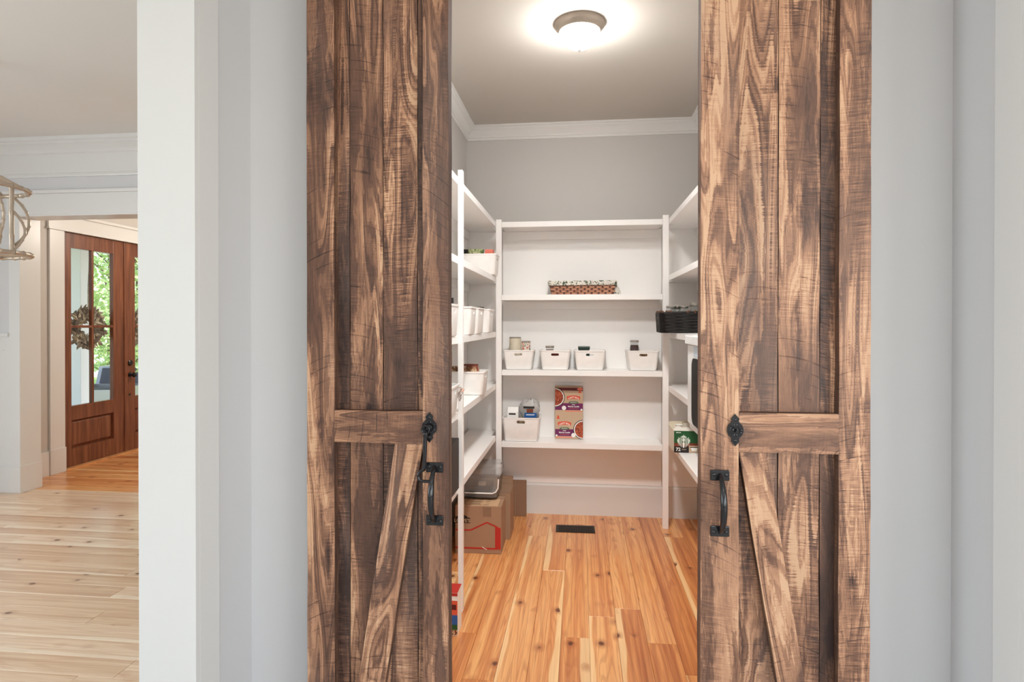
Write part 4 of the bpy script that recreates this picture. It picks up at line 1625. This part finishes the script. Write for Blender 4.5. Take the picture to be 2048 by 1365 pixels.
# torn top flap
bm = bmesh.new()
pts = [(KX, KH)] + [(KX + KW * u, KH + .012 + .016 * abs(math.sin(u * 9.0)) + .006 * math.sin(u * 23)) for u in [i / 24 for i in range(25)]] + [(-KX, KH)]
prism(bm, pts, .010, .013, 'XZ')
obj('torn_flap', bm, M['white'], kb)
bm = bmesh.new()
prism(bm, [(KX, KH), (KX, KH + .022), (KX + .10, KH + .026), (-KX, KH + .018), (-KX, KH)], KD - .004, KD - .001, 'XZ')
obj('back_flap', bm, M['label_cream'], kb)
for k, (x, y) in enumerate(((-.09, .07), (-.03, .10), (.04, .08))):
    bm = bmesh.new()
    lathe(bm, [(.017, 0), (.024, .026), (.026, .027), (.026, .030), (.003, .031)], 18)
    o = obj('coffee_pod', bm, M['white'], None, (.735 + x, 3.965 + y, Z[4] + .0005 + KH + .0005), smooth=True)
    tag(o, 'white coffee pod on the torn green box, ' + ('next to the corner post' if k == 0 else 'farthest back of three' if k == 1 else 'next to the door edge'), 'pod', 'coffee pods on the green box')

# outlet on the end wall beside the microwave
ol = thing('wall_outlet', 'small wall outlet with a plug behind the microwave', 'outlet', (XPR - .0085, 3.62, 1.14), 0)
obj('cover_plate', box((-.006, -.036, -.058), (0, .036, .058), .002), M['trim'], ol)
for s in (-1, 1):
    obj('socket', box((-.0075, -.015, s * .024 - .014), (-.0061, .015, s * .024 + .014), .001), M['ink'], ol)

# ------------------------------------------------------------------ boxes on the floor
# near carton with a house outline and the shop's mark
cb = thing('moving_box', 'cardboard moving box with a red roof outline and black shop mark on the floor', 'box', (-.6505, 3.805, 0), .015)
CW, CD_, CH = .300, .235, .305
obj('carton', box((-CW / 2, 0, .001), (CW / 2, CD_, CH), .0015), M['card'], cb)


def cdecal(name, poly, mat, lift=0.0):
    bm = bmesh.new()
    prism(bm, poly, -.0012 - lift, .0004, 'XZ')
    return obj(name, bm, mat, cb)


def ribbon(pts, hw):
    up, dn = [], []
    P_ = [Vector(p) for p in pts]
    for i, p in enumerate(P_):
        d = (P_[min(i + 1, len(P_) - 1)] - P_[max(i - 1, 0)]).normalized()
        n_ = Vector((-d.y, d.x))
        up.append(tuple(p + n_ * hw))
        dn.append(tuple(p - n_ * hw))
    return up + dn[::-1]


red_pts = [(-.148, .150), (-.050, .150), (.057, .203), (.120, .176)]
for a, b in zip(red_pts[:-1], red_pts[1:]):
    cdecal('roof_line', ribbon([a, b], .0045), M['red'])
cdecal('wall_line', [(.110, .035), (.146, .030), (.146, .168), (.110, .182)], M['red'], .0002)
cdecal('base_line', rect(-.149, .125, .030, .040), M['red'])
cdecal('shop_mark', [(-.148, .195), (-.052, .195), (-.052, .228), (-.070, .231), (-.070, .236), (-.100, .252), (-.148, .234)], M['ink'])
obj('lettering', text_mesh("LOWE'S", .030, M['card_light'], bold=.0006), None, cb, (-.104, -.0016, .210))
cdecal('tape_patch', rect(.030, .085, .240, .302), M['card_dark'])
obj('white_scuff', box((-.018, -.0016, 0), (.018, -.0005, .004)), M['white'], cb, (.040, 0, .034), (0, .5, 0))
obj('printed_flap', box((-CW / 2 + .002, .004, CH), (CW / 2 - .024, .160, CH + .0035), .0008), M['card_light'], cb)
for r_ in range(7):
    y = .020 + r_ * .019
    for s_, (xa, xb) in enumerate(((-.145, -.075), (-.060, .020), (.030, .065))):
        if s_ == 2 and r_ % 2:
            continue
        obj('print_line', box((xa + .006 * (r_ % 3), y, CH + .0036), (xb - .012 * (r_ % 2), y + (.0085 if r_ in (1, 3) else .0055), CH + .0040)), M['ink'] if r_ % 3 != 2 else M['card_dark'], cb)
obj('rear_flap', box((-CW / 2 + .002, .166, CH), (CW / 2 - .002, CD_ - .002, CH + .003), .0008), M['card'], cb)
# carton behind it
cb2 = thing('moving_box', 'plain brown cardboard box tucked behind the box with the red outline', 'box', (-.640, 4.075, 0), 0)
obj('carton', box((-.165, 0, .001), (.166, .225, .318), .002), M['card'], cb2)
obj('side_flap', box((.040, .003, .3185), (.164, .222, .3225), .001), M['card_dark'], cb2)
obj('end_flap', box((-.162, .003, .3185), (.034, .222, .3215), .001), M['card'], cb2)
cb3 = thing('moving_box', 'taller brown cardboard box at the back under the shelves', 'box', (-.660, 4.310, 0), 0)
obj('carton', box((-.170, 0, .001), (.170, .088, .352), .002), M['card'], cb3)
obj('top_flap', box((-.168, .002, .3525), (.168, .086, .3565), .001), M['card_dark'], cb3)
o = obj('cardboard_sheet', box((-.100, -.004, .001), (.048, .004, .279), .001), M['card_dark'], None, (-.455, 4.578, 0))
tag(o, 'flat brown cardboard sheet standing against the end wall on the floor', 'cardboard')
obj('fold_line', box((-.040, -.0052, .004), (-.037, -.0041, .276)), M['card'], o)

# clear tub with a lid and handle on the cartons
tb = thing('storage_tub', 'clear plastic tub with a clip lid and white bail handle on the cardboard boxes', 'tub', (-.66, 4.05, .3232))
bm = bmesh.new()
TL, TW, TH = .24, .16, .16
def tl(k, ins, z, r):
    return [(x, y, z) for x, y in rrect(.225 + .03 * k - 2 * ins, .240 + .03 * k - 2 * ins, r, 0, 5)]
loft(bm, [tl(0, .004, 0, .02), tl(.1, 0, .006, .022), tl(1, 0, .145, .026), tl(1, .003, .145, .024), tl(.1, .003, .008, .02)])
obj('tub_body', bm, M['clear'], tb, smooth=True)
bm = bmesh.new()
loft(bm, [tl(1.25, 0, .146, .028), tl(1.3, 0, .149, .030), tl(1.3, 0, .166, .030), tl(1.1, 0, .169, .026), tl(.9, 0, .196, .022), tl(.85, .003, .200, .020)])
obj('lid', bm, M['clear'], tb, smooth=True)
for y in (-.134, .134):
    bm = bmesh.new()
    tube(bm, [(-.10, y, .035 if y < 0 else .12), (.085, y, .035 if y < 0 else .12), (.108, y, .045 if y < 0 else .122), (.122, y, .07 if y < 0 else .126), (.126, y, .13 if y < 0 else .13)], .0048, 8)
    obj('bail_handle', bm, M['bin'], tb, smooth=True)
o = obj('appliance_part', box((-.085, -.085, .0), (.060, .085, .058), .008), M['dark'], None, (-.66, 4.05, .3325))
tag(o, 'dark grey kitchen gadget lying inside the clear tub', 'gadget')
obj('grey_cap', box((-.02, -.080, .0585), (.03, -.04, .082), .004), M['nickel'], o)

# red snack box on the floor at the foot of the post
rb = thing('snack_box', 'red and white snack box on the floor at the foot of the slim post', 'box', (-.645, 2.79, 0))
obj('carton', box((-.085, 0, .001), (.068, .10, .205), .001), M['white'], rb)
for nm, za, zb, m_ in (('red_band', .190, .204, 'red'), ('orange_band', .10, .168, 'orange'), ('blue_band', .055, .10, 'blue'), ('green_band', .030, .055, 'green'), ('food_band', .004, .030, 'produce')):
    obj(nm, box((-.085, -.0012, za), (.0685, .0004, zb)), M[m_], rb)
obj('red_top', box((-.085, 0, .2052), (.0685, .10, .2062)), M['red'], rb)
obj('maroon_figure', box((.035, -.0020, .125), (.063, -.0013, .150)), M['maroon'], rb)

# floor register
fr_ = thing('floor_register', 'dark bronze floor vent grille set into the pantry boards', 'vent', (-.033, 4.333, 0), .02)
obj('frame', box((-.139, -.075, .0004), (.139, .075, .004), .0012), M['register'], fr_)
for row in range(5):
    for c in range(14):
        x, y = -.112 + c * .0172, -.046 + row * .023
        obj('slat', box((x - .006, y - .0075, .0042), (x + .006, y + .0075, .0062)), M['register'], fr_, rot=(0, 0, 0)).rotation_euler = (0, 0, 0)
obj('slot_shade', box((-.124, -.060, .0041), (.124, .060, .00415)), M['ink'], fr_)  # flat black sheet painted in for the shade between the slats

# ------------------------------------------------------------------ pantry ceiling light
cl = thing('ceiling_light', 'flush ceiling light with a glowing white glass bowl and nickel rim', 'lamp', (-.003, 3.10, ZC))
cl.scale = (.86, .86, .86)
bm = bmesh.new()
lathe(bm, [(.112, -.050), (.122, -.052), (.127, -.046), (.131, -.034), (.141, -.022), (.148, -.016), (.150, -.010), (.150, -.0002)], 48)
obj('rim', bm, M['nickel'], cl, smooth=True)
bm = bmesh.new()
pr = [(.004, -.150)]
for i in range(1, 11):
    a = PI / 2 * i / 10
    pr.append((.112 * math.sin(a), -.050 - .100 * math.cos(a)))
lathe(bm, pr, 40)
obj('glass_bowl', bm, M['opal'], cl, smooth=True)
bm = bmesh.new()
lathe(bm, [(.003, -.164), (.009, -.162), (.011, -.156), (.008, -.151), (.010, -.148)], 18)
obj('finial', bm, M['nickel'], cl, smooth=True)

# ------------------------------------------------------------------ side room pendant
pd = thing('pendant_lantern', 'silvered twig lantern pendant hanging in front of the white opening', 'lamp', (-3.62, 3.2, 1.905))


def bamboo(pts, r, seg=10):
    """Twig-like rod with swollen joints."""
    P_ = [Vector(p) for p in pts]
    out, rad = [], []
    for i in range(len(P_) - 1):
        for u in (0, .12, .5, .88):
            out.append(P_[i].lerp(P_[i + 1], u))
            rad.append(r * (1.28 if u == 0 else 1.0))
    out.append(P_[-1])
    rad.append(r * 1.2)
    bm = bmesh.new()
    tube(bm, out, rad, seg)
    return bm


def circ(r, z, n=24):
    return [(r * math.cos(2 * PI * i / n), r * math.sin(2 * PI * i / n), z) for i in range(n + 1)]


obj('bottom_ring', bamboo(circ(.285, 0.0), .0135), M['twig'], pd, smooth=True)
obj('top_ring', bamboo(circ(.275, .395), .013), M['twig'], pd, smooth=True)
obj('hub', bamboo([(0, 0, -.03), (0, 0, .18), (0, 0, .50)], .014), M['twig'], pd, smooth=True)
for k in range(6):
    a = math.radians(-14 + 60 * k)
    c_, s_ = math.cos(a), math.sin(a)
    ro = .190
    obj('post', bamboo([(ro * c_, ro * s_, .0), (ro * c_, ro * s_, .12), (ro * c_, ro * s_, .26), (ro * c_, ro * s_, .42)], .013), M['twig'], pd, smooth=True)
    pts = [((ro + .01 + .075 * math.sin(PI * u) ** .8) * c_ - .02 * s_, (ro + .01 + .075 * math.sin(PI * u) ** .8) * s_ + .02 * c_, .06 + .30 * u) for u in [i / 7 for i in range(8)]]
    obj('curved_twig', bamboo(pts, .0085, 8), M['twig'], pd, smooth=True)
    pts = [((ro + .01 + .055 * math.sin(PI * u)) * c_ + .01 * s_, (ro + .01 + .055 * math.sin(PI * u)) * s_ - .01 * c_, .03 + .24 * u) for u in [i / 7 for i in range(8)]]
    obj('curved_twig', bamboo(pts, .0075, 8), M['twig'], pd, smooth=True)
    obj('top_arm', bamboo([(0, 0, .50), (.14 * c_, .14 * s_, .47), (.285 * c_, .285 * s_, .395)], .012), M['twig'], pd, smooth=True)
    obj('bottom_arm', bamboo([(0, 0, 0), (.29 * c_, .29 * s_, 0)], .010), M['twig'], pd, smooth=True)
    if k % 2 == 0:
        bm = bmesh.new()
        lathe(bm, [(.016, .01), (.016, .20), (.010, .205)], 14, (.15 * c_, .15 * s_, 0))
        obj('candle_sleeve', bm, M['shade'], pd, smooth=True)
obj('hanging_rod', bamboo([(0, 0, .5), (0, 0, .8), (0, 0, ZL - 1.905 - .02)], .008), M['twig'], pd, smooth=True)
bm = bmesh.new()
lathe(bm, [(.065, ZL - 1.905 - .025), (.07, ZL - 1.905 - .012), (.07, ZL - 1.905 - .0005)], 24)
obj('canopy', bm, M['twig'], pd, smooth=True)


# ------------------------------------------------------------------ outdoors
def wreath(label, y):
    wr = thing('wreath', label, 'wreath', (XD - .105, y, 1.435), 0, 'wreaths on the front doors')
    bm = bmesh.new()
    tube(bm, [(0, .17 * math.cos(a), .17 * math.sin(a)) for a in [2 * PI * i / 24 for i in range(25)]], .030, 8, cap=False)
    obj('twig_ring', bm, M['bark'], wr, smooth=True)
    rr = random.Random(5)
    bm = bmesh.new()
    for i in range(300):
        a = rr.random() * 2 * PI
        r = .165 + rr.uniform(-.075, .06)
        c = Vector((rr.uniform(-.035, .030), r * math.cos(a), r * math.sin(a)))
        ln, wd = rr.uniform(.07, .115), rr.uniform(.014, .024)
        d = Vector((rr.uniform(-.4, .4), math.cos(a + rr.uniform(-1.2, 1.2)), math.sin(a + rr.uniform(-1.2, 1.2)))).normalized()
        sd = d.cross(Vector((1, rr.uniform(-.5, .5), rr.uniform(-.5, .5)))).normalized()
        up = sd.cross(d)
        ol = [(-.5, 0), (-.25, .8), (.1, 1.0), (.36, .6), (.5, 0), (.36, -.6), (.1, -1.0), (-.25, -.8)]
        vs = [bm.verts.new(c + d * ln * u + sd * wd * k_ - up * .010 * abs(k_)) for u, k_ in ol]
        mid = bm.verts.new(c + up * .006)
        for q in range(8):
            bm.faces.new((vs[q], vs[(q + 1) % 8], mid))
    lv = obj('leaf_cluster', bm, M['wreath'], wr)
    lv['kind'] = 'stuff'
    bm = bmesh.new()
    tube(bm, [(0, 0, .17), (.0, 0, .40), (.028, 0, .97)], .006, 6)
    obj('hanger_ribbon', bm, M['wreath'], wr)
    return wr


wreath('leafy wreath hanging outside the glass of the hinged front door leaf', 5.875)
wreath('leafy wreath hanging outside the glass of the door leaf with the knob', 6.70)

pc = thing('porch_column', 'square white porch column standing outside the front door', 'column', (-7.25, 7.99, -.03))
obj('shaft', box((-.09, -.09, .10), (.09, .09, 2.75), .006), M['trim'], pc)
obj('base', box((-.12, -.12, 0), (.12, .12, .10), .006), M['trim'], pc)
obj('capital', box((-.12, -.12, 2.66), (.12, .12, 2.80), .006), M['trim'], pc)
struct('porch_roof', box((-8.8, 4.89, 2.77), (XD - .15, 12, 2.95)), M['trim'])


def tree(label, loc, h, r, seed, n=900, tr_=.18):
    rr = random.Random(seed)
    t_ = thing('tree', label, 'tree', loc, 0, 'trees beyond the drive')
    bm = bmesh.new()
    tube(bm, [(0, 0, 0), (.1, 0, h * .3), (-.05, .1, h * .6), (0, 0, h * .85)], [tr_ * 1.3, tr_, tr_ * .7, tr_ * .2], 10)
    for k in range(5):
        a = k * 1.3
        tube(bm, [(0, 0, h * (.28 + .08 * k)), (r * .5 * math.cos(a), r * .5 * math.sin(a), h * (.45 + .08 * k))], [tr_ * .4, tr_ * .12], 7)
    obj('trunk', bm, M['bark'], t_, smooth=True)
    bm = bmesh.new()
    for i in range(n):
        u = rr.random()
        a = rr.random() * 2 * PI
        q = r * rr.random() ** .45 * math.sin(PI * (.12 + .82 * u)) ** .6
        c = Vector((q * math.cos(a), q * math.sin(a), h * (.14 + .88 * u)))
        s = rr.uniform(.09, .19)
        e = Euler((rr.uniform(-.9, .9), rr.uniform(-.9, .9), rr.random() * 6.3)).to_matrix()
        vs = [bm.verts.new(c + e @ Vector(p) * s) for p in ((-1, 0, 0), (-.2, -.5, .1), (1, 0, 0), (-.1, .5, .1))]
        bm.faces.new(vs)
    cr = obj('crown', bm, M['leaf'], t_)
    cr['kind'] = 'stuff'
    return t_


for i, (x, y, h, r, lb_) in enumerate(((-19, 24, 9, 3.0, 'broad leafy green tree filling the upper door panes'), (-25, 29.5, 11, 3.8, 'tall pale green tree behind the parked pickup'), (-20, 36, 10, 4.2, 'wide green tree beyond the knob door leaf'), (-13, 19.5, 6.5, 2.5, 'small bright green tree nearest the porch'), (-32, 42, 14, 5.5, 'farthest tall tree of the row beyond the drive'))):
    tree(lb_, (x, y, -1.80), h, r, 30 + i, 5200)

tk = thing('pickup_truck', 'grey pickup truck with a red tail light parked beyond the porch', 'truck', (-15.70, 17.58, -1.80), .22)
# local: rear faces -Y
bm = bmesh.new()
bx(bm, (-.88, 0, .42), (.88, 2.0, .52))
bx(bm, (-.88, 0, .52), (-.80, 2.0, 1.12))
bx(bm, (.80, 0, .52), (.88, 2.0, 1.12))
bx(bm, (-.80, 1.94, .52), (.80, 2.0, 1.12))
obj('cargo_bed', bm, M['truck'], tk)
obj('tailgate', box((-.80, -.03, .50), (.80, .04, 1.12), .015), M['truck'], tk)
obj('bed_rail', box((-.90, -.02, 1.12), (.90, .06, 1.17), .01), M['truckdark'], tk)
bm = bmesh.new()
prism(bm, [(2.02, .42), (2.02, 1.10), (2.25, 1.72), (3.5, 1.72), (4.1, 1.15), (5.2, 1.08), (5.3, .42)], -.86, .86, 'YZ')
obj('cab', bm, M['truck'], tk)
bm = bmesh.new()
prism(bm, [(1.985, 1.14), (2.19, 1.66), (2.215, 1.66), (2.01, 1.14)], -.72, .72, 'YZ')
obj('rear_window', bm, M['truckdark'], tk)
for s in (-1, 1):
    obj('tail_light', box((s * .84 - .055, -.035, .66), (s * .84 + .055, .02, 1.02), .01), M['taillight'], tk)
    obj('side_window', box((s * .865 - .004, 2.4, 1.16), (s * .865 + .004, 3.45, 1.62), .003), M['truckdark'], tk)
    for y in (.9, 4.3):
        bm = bmesh.new()
        lathe(bm, [(.20, -.11), (.36, -.11), (.385, -.08), (.385, .08), (.36, .11), (.20, .11)], 24)
        bm.transform(Matrix.Translation((s * .80, y, .385)) @ Matrix.Rotation(PI / 2, 4, 'Y'))
        obj('wheel', bm, M['truckdark'], tk, smooth=True)
obj('bumper', box((-.88, -.14, .40), (.88, .0, .52), .02), M['tin'], tk)
